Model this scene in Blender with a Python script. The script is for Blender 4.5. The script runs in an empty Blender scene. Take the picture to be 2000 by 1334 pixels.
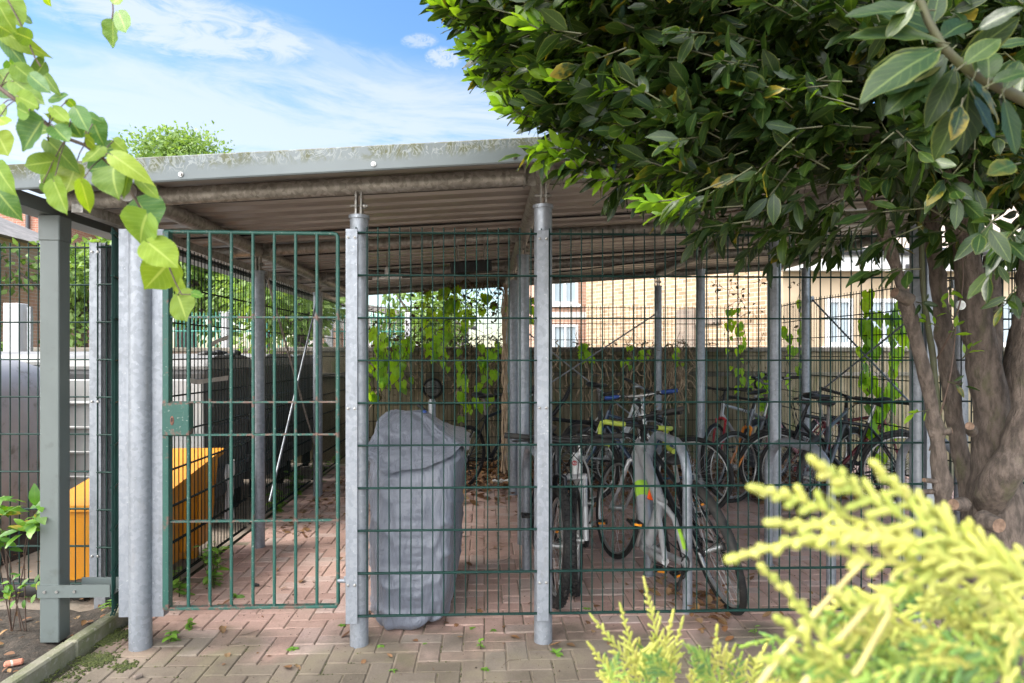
import bpy, math, random
from mathutils import Vector, Matrix, noise as mnoise
from math import pi, sin, cos, radians, sqrt, atan2

random.seed(7)
R = random.Random(11)
sc = bpy.context.scene
col = sc.collection

# ---------------------------------------------------------------- camera, world, sun, exposure
EYE = 1.37
FPX = 1333.0
cd = bpy.data.cameras.new("camera")
cam = bpy.data.objects.new("camera", cd)
col.objects.link(cam)
cam.location = (0, 0, EYE)
cam.rotation_euler = (radians(90), 0, 0)
cd.sensor_width = 36.0
cd.lens = 24.0
cd.shift_y = 0.0115
cd.clip_start = 0.05
cd.clip_end = 3000
cd.dof.use_dof = True
cd.dof.focus_distance = 3.6
cd.dof.aperture_fstop = 6.3
sc.camera = cam

SUN_DIR = Vector((-0.72, -0.12, 0.74)).normalized()
world = bpy.data.worlds.new("World")
sc.world = world
world.use_nodes = True
wt = world.node_tree
for n in list(wt.nodes):
    wt.nodes.remove(n)


def nd(nt, typ, props=None, ins=None):
    n = nt.nodes.new(typ)
    for k, v in (props or {}).items():
        setattr(n, k, v)
    for k, v in (ins or {}).items():
        s = n.inputs[k]
        if isinstance(v, bpy.types.NodeSocket):
            nt.links.new(v, s)
        else:
            if s.type == 'RGBA' and len(v) == 3:
                v = (*v, 1)
            s.default_value = v
    return n


def math_(nt, op, a, b=0.0, clamp=False):
    return nd(nt, 'ShaderNodeMath', {'operation': op, 'use_clamp': clamp}, {0: a, 1: b}).outputs[0]


def mixc(nt, f, a, b, blend='MIX'):
    n = nt.nodes.new('ShaderNodeMix')
    n.data_type = 'RGBA'
    n.blend_type = blend
    for i, v in ((0, f), (6, a), (7, b)):
        if isinstance(v, bpy.types.NodeSocket):
            nt.links.new(v, n.inputs[i])
        else:
            if i and len(v) == 3:
                v = (*v, 1)
            n.inputs[i].default_value = v
    return n.outputs[2]


def ramp(nt, f, stops):
    n = nt.nodes.new('ShaderNodeValToRGB')
    nt.links.new(f, n.inputs[0])
    cr = n.color_ramp
    while len(cr.elements) < len(stops):
        cr.elements.new(0.5)
    for e, (p, c) in zip(cr.elements, stops):
        e.position = p
        e.color = (*c, 1) if len(c) == 3 else c
    return n.outputs[0]


def smooth(nt, v, a, b):
    n = nd(nt, 'ShaderNodeMapRange', {'interpolation_type': 'SMOOTHSTEP'}, {0: v, 1: a, 2: b, 3: 0.0, 4: 1.0})
    return n.outputs[0]


sky = nd(wt, 'ShaderNodeTexSky', {'sky_type': 'NISHITA', 'sun_disc': False,
                                   'sun_elevation': math.asin(SUN_DIR.z),
                                   'sun_rotation': atan2(SUN_DIR.x, SUN_DIR.y),
                                   'air_density': 1.0, 'dust_density': 0.6, 'ozone_density': 1.6})
tc = nd(wt, 'ShaderNodeTexCoord')
sep = nd(wt, 'ShaderNodeSeparateXYZ', ins={0: tc.outputs['Generated']})
yy = math_(wt, 'MAXIMUM', math_(wt, 'ADD', sep.outputs['Z'], 0.12), 0.05)
cx = math_(wt, 'DIVIDE', sep.outputs['X'], yy)
cy = math_(wt, 'DIVIDE', sep.outputs['Y'], yy)
cv = nd(wt, 'ShaderNodeCombineXYZ', ins={0: math_(wt, 'MULTIPLY', cx, 0.45), 1: cy, 2: 0.0}).outputs[0]
n1 = nd(wt, 'ShaderNodeTexNoise', ins={'Vector': cv, 'Scale': 1.1, 'Detail': 9.0, 'Roughness': 0.62, 'Distortion': 0.5}).outputs[0]
n2 = nd(wt, 'ShaderNodeTexNoise', ins={'Vector': cv, 'Scale': 0.45, 'Detail': 3.0, 'Roughness': 0.5}).outputs[0]
cl = math_(wt, 'ADD', math_(wt, 'MULTIPLY', n1, 0.6), math_(wt, 'MULTIPLY', n2, 0.4))
cmask = math_(wt, 'MULTIPLY', smooth(wt, cl, 0.50, 0.66), 0.75)


def cloudbank(cdir, tilt, wx, wy, amount):
    # one bank of thin cloud standing at a fixed bearing in the sky
    d = Vector(cdir).normalized()
    e1 = d.cross(Vector((0, 0, 1))).normalized()
    e2 = e1.cross(d)
    a = e1 * cos(tilt) + e2 * sin(tilt)
    b = -e1 * sin(tilt) + e2 * cos(tilt)
    da = nd(wt, 'ShaderNodeVectorMath', {'operation': 'DOT_PRODUCT'}, {0: tc.outputs['Generated'], 1: tuple(a)}).outputs['Value']
    db = nd(wt, 'ShaderNodeVectorMath', {'operation': 'DOT_PRODUCT'}, {0: tc.outputs['Generated'], 1: tuple(b)}).outputs['Value']
    dd = nd(wt, 'ShaderNodeVectorMath', {'operation': 'DOT_PRODUCT'}, {0: tc.outputs['Generated'], 1: tuple(d)}).outputs['Value']
    cvv = nd(wt, 'ShaderNodeCombineXYZ', ins={0: math_(wt, 'MULTIPLY', da, 1 / wx * 1.6), 1: math_(wt, 'MULTIPLY', db, 1 / wy * 1.2), 2: 0.0}).outputs[0]
    nz = nd(wt, 'ShaderNodeTexNoise', ins={'Vector': cvv, 'Scale': 1.9, 'Detail': 9.0, 'Roughness': 0.66, 'Distortion': 0.9}).outputs[0]
    r2 = math_(wt, 'ADD', math_(wt, 'POWER', math_(wt, 'DIVIDE', math_(wt, 'ABSOLUTE', da), wx), 2.0),
               math_(wt, 'POWER', math_(wt, 'DIVIDE', math_(wt, 'ABSOLUTE', db), wy), 2.0))
    fall = math_(wt, 'SUBTRACT', 1.0, smooth(wt, r2, 0.0, 1.1))
    v = smooth(wt, math_(wt, 'MULTIPLY', fall, math_(wt, 'SUBTRACT', math_(wt, 'MULTIPLY', nz, 2.2), 0.45)), 0.08, 0.75)
    front = smooth(wt, dd, 0.2, 0.4)
    return math_(wt, 'MULTIPLY', math_(wt, 'MULTIPLY', v, front), amount)


def sdir(px, py):
    return ((px - 1000) / FPX, 1.0, (690 - py) / FPX)


banks = [cloudbank(sdir(380, 55), 0.02, 0.20, 0.05, 0.62), cloudbank(sdir(790, 175), -0.30, 0.26, 0.045, 0.32),
         cloudbank(sdir(866, 114), 0.0, 0.030, 0.018, 0.55), cloudbank(sdir(820, 80), 0.1, 0.030, 0.012, 0.4),
         cloudbank(sdir(800, 300), -0.05, 0.8, 0.15, 0.58), cloudbank(sdir(60, 345), -0.05, 0.6, 0.10, 0.7)]
tot = math_(wt, 'MULTIPLY', cmask, 0.12)
for b in banks:
    tot = math_(wt, 'MAXIMUM', tot, b)
hsv = nd(wt, 'ShaderNodeHueSaturation', ins={'Saturation': 1.2, 'Value': 1.0, 'Color': sky.outputs[0]}).outputs[0]
skyc = mixc(wt, tot, hsv, (3.9, 3.95, 4.0))
# bright unseen cloud added as fill light near the sun, behind the camera
ds = nd(wt, 'ShaderNodeVectorMath', {'operation': 'DOT_PRODUCT'}, {0: tc.outputs['Generated'], 1: tuple(Vector((-0.60, -0.42, 0.68)).normalized())}).outputs['Value']
gl = smooth(wt, math_(wt, 'ADD', ds, math_(wt, 'MULTIPLY', math_(wt, 'SUBTRACT', n2, 0.5), 0.3)), 0.35, 0.97)
skyc = mixc(wt, gl, skyc, (18.0, 17.8, 17.5))
ds2 = nd(wt, 'ShaderNodeVectorMath', {'operation': 'DOT_PRODUCT'}, {0: tc.outputs['Generated'], 1: tuple(Vector((-0.15, -0.90, 0.36)).normalized())}).outputs['Value']  # second unseen glow, added low behind the camera to light under the roof
gl2 = smooth(wt, math_(wt, 'ADD', ds2, math_(wt, 'MULTIPLY', math_(wt, 'SUBTRACT', n2, 0.5), 0.25)), 0.25, 0.95)
skyc = mixc(wt, 1.0, skyc, mixc(wt, gl2, (0, 0, 0), (13.0, 12.9, 12.7)), 'ADD')
bg = nd(wt, 'ShaderNodeBackground', ins={'Color': skyc, 'Strength': 0.075})
wo = nd(wt, 'ShaderNodeOutputWorld', ins={'Surface': bg.outputs[0]})

sl = bpy.data.lights.new("sun", 'SUN')
sl.energy = 2.0
sl.angle = radians(18)
sl.color = (1.0, 0.95, 0.87)
so = bpy.data.objects.new("sun", sl)
col.objects.link(so)
so.rotation_euler = (-SUN_DIR).to_track_quat('-Z', 'Y').to_euler()

sc.view_settings.view_transform = 'Standard'
sc.view_settings.look = 'None'
sc.view_settings.gamma = 1.0
sc.view_settings.exposure = 1.9
sc.cycles.max_bounces = 10
sc.cycles.diffuse_bounces = 5
sc.cycles.transparent_max_bounces = 12
sc.cycles.use_denoising = True


# ---------------------------------------------------------------- helpers
def P(px, py, Y):
    """a point at distance Y seen in direction (px, py) of the 2000x1334 photograph: only used for laying out"""
    return Vector(((px - 1000) / FPX * Y, Y, EYE + (690 - py) / FPX * Y))


def frame_of(d, hint=Vector((0, 0, 1))):
    d = d.normalized()
    if abs(d.dot(hint)) > 0.97:
        hint = Vector((1, 0, 0))
    s = d.cross(hint).normalized()
    n = s.cross(d).normalized()
    return d, s, n


class MB:
    def __init__(self):
        self.V, self.F, self.MI, self.S, self.UV = [], [], [], [], []

    def add(self, vs, fs, mi=0, sm=True, uv=None):
        o = len(self.V)
        self.V.extend([tuple(v) for v in vs])
        self.F.extend([tuple(i + o for i in f) for f in fs])
        self.MI.extend([mi] * len(fs))
        self.S.extend([sm] * len(fs))
        self.UV.extend(uv if uv else [(0.0, 0.0)] * len(vs))

    def box(self, c, s, m=None, mi=0, bev=0.0):
        c = Vector(c)
        hx, hy, hz = s[0] / 2, s[1] / 2, s[2] / 2
        if bev <= 0:
            vs = [Vector((x * hx, y * hy, z * hz)) for x in (-1, 1) for y in (-1, 1) for z in (-1, 1)]
            fs = [(0, 1, 3, 2), (4, 6, 7, 5), (0, 4, 5, 1), (2, 3, 7, 6), (0, 2, 6, 4), (1, 5, 7, 3)]
        else:
            b = min(bev, hx * .9, hy * .9, hz * .9)
            vs, fs = [], []
            idx = {}
            for x in (-1, 1):
                for y in (-1, 1):
                    for z in (-1, 1):
                        for k in range(3):
                            p = [x * (hx - b), y * (hy - b), z * (hz - b)]
                            p[k] = (x * hx, y * hy, z * hz)[k]
                            idx[(x, y, z, k)] = len(vs)
                            vs.append(Vector(p))
            for k in range(3):
                a, c2 = [i for i in range(3) if i != k]
                for s_ in (-1, 1):
                    q = []
                    for (u, v) in ((-1, -1), (1, -1), (1, 1), (-1, 1)):
                        t = [0, 0, 0]
                        t[k] = s_
                        t[a] = u
                        t[c2] = v
                        q.append(idx[(t[0], t[1], t[2], k)])
                    if (s_ > 0) == (k == 1):
                        q = q[::-1]
                    fs.append(tuple(q))
            for k in range(3):
                a, c2 = [i for i in range(3) if i != k]
                for u in (-1, 1):
                    for v in (-1, 1):
                        t0, t1 = [0, 0, 0], [0, 0, 0]
                        t0[k], t1[k] = -1, 1
                        t0[a] = t1[a] = u
                        t0[c2] = t1[c2] = v
                        fs.append((idx[(*t0, a)], idx[(*t1, a)], idx[(*t1, c2)], idx[(*t0, c2)]))
            for x in (-1, 1):
                for y in (-1, 1):
                    for z in (-1, 1):
                        fs.append(tuple(idx[(x, y, z, k)] for k in range(3)))
        if m is not None:
            vs = [m @ v for v in vs]
        self.add([c + v for v in vs], fs, mi, False)

    def tube(self, pts, r, n=8, mi=0, caps=True, hint=None):
        pts = [Vector(p) for p in pts]
        rs = [r] * len(pts) if not hasattr(r, '__len__') else r
        m = len(pts)
        vs, fs = [], []
        d = (pts[1] - pts[0]).normalized()
        _, s, nn = frame_of(d, hint or Vector((0, 0, 1)))
        rings = []
        for i, p in enumerate(pts):
            if i == 0:
                t = (pts[1] - pts[0])
            elif i == m - 1:
                t = (pts[-1] - pts[-2])
            else:
                t = (pts[i + 1] - pts[i]).normalized() + (pts[i] - pts[i - 1]).normalized()
            if t.length < 1e-9:
                t = d
            t = t.normalized()
            s = (s - t * s.dot(t))
            if s.length < 1e-6:
                _, s, _ = frame_of(t)
            s.normalize()
            b = t.cross(s)
            ring = []
            for k in range(n):
                a = 2 * pi * k / n
                vs.append(p + (s * cos(a) + b * sin(a)) * rs[i])
                ring.append(len(vs) - 1)
            rings.append(ring)
        for i in range(m - 1):
            for k in range(n):
                k2 = (k + 1) % n
                fs.append((rings[i][k], rings[i][k2], rings[i + 1][k2], rings[i + 1][k]))
        self.add(vs, fs, mi, True)
        if caps:
            c0 = [vs[k] for k in rings[0]]
            c1 = [vs[k] for k in rings[-1]]
            self.add(c0, [tuple(range(n))[::-1]], mi, False)
            self.add(c1, [tuple(range(n))], mi, False)

    def cyl(self, a, b, r, n=12, mi=0):
        self.tube([a, b], r, n, mi)

    def torus(self, c, ax, Rr, r, N=36, M=8, mi=0, rz=None):
        c = Vector(c)
        ax, e1, e2 = frame_of(Vector(ax))
        vs, fs = [], []
        for i in range(N):
            a = 2 * pi * i / N
            o = e1 * cos(a) + e2 * sin(a)
            for j in range(M):
                b = 2 * pi * j / M
                vs.append(c + o * (Rr + r * cos(b)) + ax * ((rz or r) * sin(b)))
        for i in range(N):
            for j in range(M):
                fs.append((i * M + j, ((i + 1) % N) * M + j, ((i + 1) % N) * M + (j + 1) % M, i * M + (j + 1) % M))
        self.add(vs, fs, mi, True)

    def disc(self, c, ax, r, th, n=20, mi=0):
        ax = Vector(ax).normalized()
        c = Vector(c)
        self.tube([c - ax * th / 2, c + ax * th / 2], r, n, mi)

    def ball(self, c, r, mi=0, nu=12, nv=8, m=None):
        c = Vector(c)
        rx, ry, rz = r if hasattr(r, '__len__') else (r, r, r)
        vs, fs = [], []
        for j in range(nv + 1):
            t = pi * j / nv
            for i in range(nu):
                a = 2 * pi * i / nu
                v = Vector((rx * sin(t) * cos(a), ry * sin(t) * sin(a), rz * cos(t)))
                if m is not None:
                    v = m @ v
                vs.append(c + v)
        for j in range(nv):
            for i in range(nu):
                fs.append((j * nu + i, (j + 1) * nu + i, (j + 1) * nu + (i + 1) % nu, j * nu + (i + 1) % nu))
        self.add(vs, fs, mi, True)

    def leaf(self, base, d, n, L, W, prof, cols=(-1, 0, 1), fold=0.15, curl=0.2, cord=0.0, mi=0, wave=0.0, ph=0.0):
        base = Vector(base)
        d = d.normalized()
        s = d.cross(n)
        if s.length < 1e-5:
            _, s, _ = frame_of(d)
        s.normalize()
        n = s.cross(d)
        vs, uv, fs = [], [], []
        k = len(cols)
        for (t, w) in prof:
            cpos = base + d * (L * t) - n * (curl * L * t * t)
            for u in cols:
                p = cpos + s * (u * w * W / 2) + n * (fold * W * abs(u) * w * 0.5)
                if cord and t < 0.25:
                    p = p - d * (cord * L * u * u * (1 - t / 0.25))
                if wave:
                    p = p + n * (wave * W * abs(u) * sin(t * 17 + ph + u * 1.3))
                vs.append(p)
                uv.append((u * 0.5 + 0.5, t))
        for i in range(len(prof) - 1):
            for j in range(k - 1):
                fs.append((i * k + j, i * k + j + 1, (i + 1) * k + j + 1, (i + 1) * k + j))
        self.add(vs, fs, mi, True, uv)

    def build(self, name, mats, parent=None):
        me = bpy.data.meshes.new(name)
        me.from_pydata(self.V, [], self.F)
        if not isinstance(mats, (list, tuple)):
            mats = [mats]
        for m in mats:
            me.materials.append(m)
        me.polygons.foreach_set('material_index', self.MI)
        me.polygons.foreach_set('use_smooth', self.S)
        if any(u != (0.0, 0.0) for u in self.UV[:40]):
            ul = me.uv_layers.new(name='UVMap')
            flat = []
            for f in self.F:
                for i in f:
                    flat.extend(self.UV[i])
            ul.data.foreach_set('uv', flat)
        me.update()
        o = bpy.data.objects.new(name, me)
        col.objects.link(o)
        if parent is not None:
            o.parent = parent
        return o


def tag(o, label=None, cat=None, group=None, kind=None):
    if label:
        o['label'] = label
    if cat:
        o['category'] = cat
    if group:
        o['group'] = group
    if kind:
        o['kind'] = kind
    return o


def empty(name, loc=(0, 0, 0), rot=(0, 0, 0), label=None, cat=None, group=None):
    o = bpy.data.objects.new(name, None)
    o.empty_display_size = 0.1
    col.objects.link(o)
    o.location = loc
    o.rotation_euler = rot
    tag(o, label, cat, group)
    return o


def copy_tree(o, parent=None):
    c = o.copy()
    col.objects.link(c)
    c.parent = parent
    for ch in list(o.children):
        copy_tree(ch, c)
    return c


def text_mesh(s, size, depth, m, parent, loc, rot, name='lettering'):
    cu = bpy.data.curves.new('txt', 'FONT')
    cu.body = s
    cu.size = size
    cu.extrude = depth
    t = bpy.data.objects.new('txt', cu)
    col.objects.link(t)
    dg = bpy.context.evaluated_depsgraph_get()
    me = bpy.data.meshes.new_from_object(t.evaluated_get(dg))
    bpy.data.objects.remove(t)
    me.name = name
    me.materials.clear()
    me.materials.append(m)
    o = bpy.data.objects.new(name, me)
    col.objects.link(o)
    o.parent = parent
    o.location = loc
    o.rotation_euler = rot
    return o


# ---------------------------------------------------------------- materials
def new_mat(name):
    m = bpy.data.materials.new(name)
    m.use_nodes = True
    nt = m.node_tree
    for n in list(nt.nodes):
        nt.nodes.remove(n)
    out = nt.nodes.new('ShaderNodeOutputMaterial')
    return m, nt, out


def obj_vec(nt, scale=(1, 1, 1)):
    t = nd(nt, 'ShaderNodeTexCoord')
    return nd(nt, 'ShaderNodeMapping', ins={'Vector': t.outputs['Object'], 'Scale': scale}).outputs[0]


def noise_(nt, vec, scale, detail=4.0, rough=0.55, dist=0.0):
    return nd(nt, 'ShaderNodeTexNoise', ins={'Vector': vec, 'Scale': scale, 'Detail': detail, 'Roughness': rough, 'Distortion': dist}).outputs[0]


def bump_(nt, h, strength, dist=0.01):
    return nd(nt, 'ShaderNodeBump', ins={'Height': h, 'Strength': strength, 'Distance': dist}).outputs[0]


def simple(name, c1, c2=None, scale=8.0, rough=0.6, metal=0.0, bump=0.0, bscale=60.0, island=0.0, lo=0.35, hi=0.65, stretch=(1, 1, 1), spec=0.5, c3=None, s3=30.0, rvar=0.1):
    m, nt, out = new_mat(name)
    v = obj_vec(nt, stretch)
    nz = noise_(nt, v, scale, 5.0)
    c2 = c2 or tuple(min(1, x * 0.8) for x in c1)
    c = mixc(nt, smooth(nt, nz, lo, hi), c1, c2)
    if c3:
        c = mixc(nt, smooth(nt, noise_(nt, v, s3, 6.0, 0.65), 0.55, 0.7), c, c3)
    if island:
        g = nd(nt, 'ShaderNodeNewGeometry')
        k = nd(nt, 'ShaderNodeMapRange', ins={0: g.outputs['Random Per Island'], 3: 1 - island, 4: 1 + island}).outputs[0]
        c = mixc(nt, 1.0, c, nd(nt, 'ShaderNodeCombineColor', ins={0: k, 1: k, 2: k}).outputs[0], 'MULTIPLY')
    rr = nd(nt, 'ShaderNodeMapRange', ins={0: nz, 1: 0.3, 2: 0.7, 3: max(0.02, rough - rvar), 4: min(1, rough + rvar)}).outputs[0]
    ins = {'Base Color': c, 'Roughness': rr, 'Metallic': metal, 'Specular IOR Level': spec}
    if bump:
        ins['Normal'] = bump_(nt, noise_(nt, v, bscale, 5.0), bump)
    b = nd(nt, 'ShaderNodeBsdfPrincipled', ins=ins)
    nt.links.new(b.outputs[0], out.inputs[0])
    return m


def galv(name, c1=(0.275, 0.295, 0.33), c2=(0.185, 0.20, 0.225), dirt=(0.16, 0.14, 0.11), dirt_amt=0.25):
    m, nt, out = new_mat(name)
    v = obj_vec(nt, (1, 1, 1))
    vs = obj_vec(nt, (9, 9, 0.9))
    vo = nd(nt, 'ShaderNodeTexVoronoi', ins={'Vector': v, 'Scale': 55.0, 'Randomness': 1.0})
    sp = nd(nt, 'ShaderNodeSeparateColor', ins={0: vo.outputs['Color']}).outputs[0]
    big = noise_(nt, v, 4.0, 6.0, 0.65, 0.4)
    st = noise_(nt, vs, 3.0, 5.0, 0.6, 0.3)
    f = math_(nt, 'ADD', math_(nt, 'MULTIPLY', sp, 0.22), math_(nt, 'ADD', math_(nt, 'MULTIPLY', big, 0.5), math_(nt, 'MULTIPLY', st, 0.4)))
    c = mixc(nt, smooth(nt, f, 0.32, 0.82), c1, c2)
    dn = noise_(nt, obj_vec(nt, (6, 6, 1.2)), 4.0, 7.0, 0.7)
    c = mixc(nt, math_(nt, 'MULTIPLY', smooth(nt, dn, 0.52, 0.75), dirt_amt), c, dirt)
    fl = noise_(nt, v, 85.0, 3.0, 0.5)
    c = mixc(nt, math_(nt, 'MULTIPLY', smooth(nt, fl, 0.68, 0.74), 0.35), c, (0.62, 0.63, 0.64))
    rr = nd(nt, 'ShaderNodeMapRange', ins={0: f, 1: 0.3, 2: 0.8, 3: 0.36, 4: 0.58}).outputs[0]
    b = nd(nt, 'ShaderNodeBsdfPrincipled', ins={'Base Color': c, 'Metallic': 0.45, 'Roughness': rr,
                                                 'Normal': bump_(nt, math_(nt, 'ADD', math_(nt, 'MULTIPLY', sp, 0.3), st), 0.12, 0.01)})
    nt.links.new(b.outputs[0], out.inputs[0])
    return m


def leafmat(name, cols, trans=0.35, tint=(1.3, 1.25, 0.5), rough=0.35, vein=0.35, yellow=0.0, ycol=(0.35, 0.25, 0.02), edge=0.0, spec=0.5):
    m, nt, out = new_mat(name)
    g = nd(nt, 'ShaderNodeNewGeometry')
    rnd = g.outputs['Random Per Island']
    n = len(cols)
    c = ramp(nt, rnd, [(i / max(1, n - 1), cc) for i, cc in enumerate(cols)])
    uvn = nd(nt, 'ShaderNodeUVMap')
    sp = nd(nt, 'ShaderNodeSeparateXYZ', ins={0: uvn.outputs[0]})
    du = math_(nt, 'ABSOLUTE', math_(nt, 'SUBTRACT', sp.outputs[0], 0.5))
    nz = noise_(nt, obj_vec(nt), 30.0, 4.0)
    c = mixc(nt, smooth(nt, nz, 0.35, 0.75), c, mixc(nt, 1.0, c, (0.72, 0.78, 0.7), 'MULTIPLY'))
    if vein:
        mid = math_(nt, 'SUBTRACT', 1.0, smooth(nt, du, 0.012, 0.05))
        # side veins
        sv = math_(nt, 'SINE', math_(nt, 'MULTIPLY', math_(nt, 'SUBTRACT', sp.outputs[1], math_(nt, 'MULTIPLY', du, 0.55)), 52.0))
        sv = math_(nt, 'MULTIPLY', smooth(nt, sv, 0.9, 1.0), 0.4)
        vf = math_(nt, 'MULTIPLY', math_(nt, 'MAXIMUM', mid, sv), vein)
        lighter = mixc(nt, 0.4 if rough < 0.415 else 0.75, c, (0.24, 0.31, 0.09) if rough < 0.415 else (0.42, 0.50, 0.14))
        c = mixc(nt, vf, c, lighter)
    if yellow:
        r2 = math_(nt, 'FRACT', math_(nt, 'MULTIPLY', rnd, 37.7))
        ym = smooth(nt, r2, 1 - yellow, 1 - yellow + 0.02)
        yn = smooth(nt, math_(nt, 'ADD', math_(nt, 'MULTIPLY', noise_(nt, obj_vec(nt), 45.0, 3.0), 0.9), math_(nt, 'MULTIPLY', math_(nt, 'ADD', du, sp.outputs[1]), 0.35)), 0.62, 0.85)
        c = mixc(nt, math_(nt, 'MULTIPLY', ym, yn), c, ycol)
    if edge:
        r3 = math_(nt, 'FRACT', math_(nt, 'MULTIPLY', rnd, 91.3))
        em = smooth(nt, math_(nt, 'ADD', du, math_(nt, 'MULTIPLY', noise_(nt, obj_vec(nt), 60.0, 2.0), 0.1)), 0.44, 0.54)
        c = mixc(nt, math_(nt, 'MULTIPLY', math_(nt, 'MULTIPLY', em, smooth(nt, r3, 0.4, 0.6)), edge), c, (0.34, 0.36, 0.06))
    b = nd(nt, 'ShaderNodeBsdfPrincipled', ins={'Base Color': c, 'Roughness': rough, 'Specular IOR Level': spec,
                                                 'Normal': bump_(nt, noise_(nt, obj_vec(nt), 120.0, 3.0), 0.15, 0.003)})
    tcx = mixc(nt, 1.0, c, tint, 'MULTIPLY')
    tr = nd(nt, 'ShaderNodeBsdfTranslucent', ins={'Color': tcx})
    ms = nd(nt, 'ShaderNodeMixShader', ins={0: trans, 1: b.outputs[0], 2: tr.outputs[0]})
    nt.links.new(ms.outputs[0], out.inputs[0])
    return m


def brickmat(name, c1, c2, mortar, bw=0.225, bh=0.075, rough=0.85, var=(0.5, 0.4, 0.3), vamt=0.2):
    m, nt, out = new_mat(name)
    t = nd(nt, 'ShaderNodeTexCoord')
    s = nd(nt, 'ShaderNodeSeparateXYZ', ins={0: t.outputs['Object']})
    v = nd(nt, 'ShaderNodeCombineXYZ', ins={0: math_(nt, 'ADD', s.outputs[0], s.outputs[1]), 1: s.outputs[2], 2: 0.0}).outputs[0]
    br = nd(nt, 'ShaderNodeTexBrick', {'offset': 0.5, 'squash': 1.0}, {'Vector': v, 'Color1': c1, 'Color2': c2, 'Mortar': mortar, 'Scale': 1.0,
            'Mortar Size': 0.006, 'Mortar Smooth': 0.2, 'Bias': -0.1, 'Brick Width': bw, 'Row Height': bh})
    nz = noise_(nt, v, 3.0, 6.0, 0.65)
    c = mixc(nt, math_(nt, 'MULTIPLY', smooth(nt, nz, 0.45, 0.7), vamt), br.outputs['Color'], var)
    nz2 = noise_(nt, v, 40.0, 4.0, 0.6)
    c = mixc(nt, math_(nt, 'MULTIPLY', nz2, 0.35), c, mixc(nt, 1.0, c, (0.6, 0.6, 0.6), 'MULTIPLY'))
    b = nd(nt, 'ShaderNodeBsdfPrincipled', ins={'Base Color': c, 'Roughness': rough, 'Normal': bump_(nt, math_(nt, 'SUBTRACT', math_(nt, 'MULTIPLY', nz2, 0.3), br.outputs['Fac']), 0.4, 0.006)})
    nt.links.new(b.outputs[0], out.inputs[0])
    return m


M = {}
M['galv'] = galv('galvanised_steel')
M['galv_dirty'] = galv('weathered_galvanised_steel', (0.36, 0.345, 0.32), (0.16, 0.148, 0.13), (0.06, 0.05, 0.04), 0.6)
M['galv_dull'] = galv('dull_galvanised_steel', (0.30, 0.31, 0.33), (0.20, 0.205, 0.215), (0.10, 0.09, 0.08), 0.4)
M['bolt'] = simple('bolt_metal', (0.42, 0.42, 0.41), (0.28, 0.27, 0.26), 40, 0.35, 0.8)
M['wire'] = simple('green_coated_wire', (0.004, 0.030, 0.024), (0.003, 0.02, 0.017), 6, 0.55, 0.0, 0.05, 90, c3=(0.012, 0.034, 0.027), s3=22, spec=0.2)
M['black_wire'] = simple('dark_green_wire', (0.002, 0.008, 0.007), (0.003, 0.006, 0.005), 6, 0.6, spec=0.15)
M['paint_grey'] = simple('grey_green_paint', (0.112, 0.132, 0.128), (0.10, 0.118, 0.114), 3, 0.42, 0.0, 0.03, 200, rvar=0.08, c3=(0.088, 0.103, 0.096), s3=9)


def fascia_mat():
    m, nt, out = new_mat('fascia_paint_with_algae')
    v = obj_vec(nt)
    uvn = nd(nt, 'ShaderNodeUVMap')
    sp = nd(nt, 'ShaderNodeSeparateXYZ', ins={0: uvn.outputs[0]})
    x, t = sp.outputs[0], sp.outputs[1]
    base = mixc(nt, smooth(nt, noise_(nt, v, 2.5, 4.0), 0.35, 0.7), (0.118, 0.139, 0.146), (0.10, 0.12, 0.126))
    vv = nd(nt, 'ShaderNodeMapping', ins={'Vector': v, 'Scale': (1, 1, 0.7)}).outputs[0]
    drip = noise_(nt, vv, 13.0, 8.0, 0.72, 0.7)
    broad = noise_(nt, v, 2.2, 3.0)
    zone = smooth(nt, math_(nt, 'ADD', math_(nt, 'MULTIPLY', broad, 0.8), math_(nt, 'MULTIPLY', t, 0.75)), 0.55, 0.95)
    # worm-like pale marks: narrow band of a distorted noise
    w = math_(nt, 'ABSOLUTE', math_(nt, 'SUBTRACT', noise_(nt, vv, 16.0, 3.0, 0.55, 2.2), 0.5))
    pale = math_(nt, 'MULTIPLY', math_(nt, 'SUBTRACT', 1.0, smooth(nt, w, 0.012, 0.05)), zone)
    alg = math_(nt, 'MULTIPLY', smooth(nt, drip, 0.44, 0.60), zone)
    c = mixc(nt, math_(nt, 'MULTIPLY', alg, 0.92), base, mixc(nt, noise_(nt, v, 7.0, 3.0), (0.105, 0.105, 0.045), (0.055, 0.062, 0.020)))
    c = mixc(nt, math_(nt, 'MULTIPLY', pale, 0.55), c, (0.25, 0.275, 0.275))
    edge = math_(nt, 'MULTIPLY', smooth(nt, t, 0.9, 1.0), smooth(nt, noise_(nt, v, 30.0, 4.0), 0.42, 0.58))
    c = mixc(nt, math_(nt, 'MULTIPLY', edge, 0.7), c, (0.09, 0.085, 0.05))
    b = nd(nt, 'ShaderNodeBsdfPrincipled', ins={'Base Color': c, 'Roughness': math_(nt, 'ADD', 0.4, math_(nt, 'MULTIPLY', alg, 0.35))})
    nt.links.new(b.outputs[0], out.inputs[0])
    return m


M['fascia'] = fascia_mat()
M['sheet'] = simple('roof_sheet_coating', (0.34, 0.30, 0.275), (0.28, 0.245, 0.22), 1.5, 0.38, 0.1, 0.0, 60, stretch=(0.4, 3, 3), c3=(0.21, 0.18, 0.155), s3=6)


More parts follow.
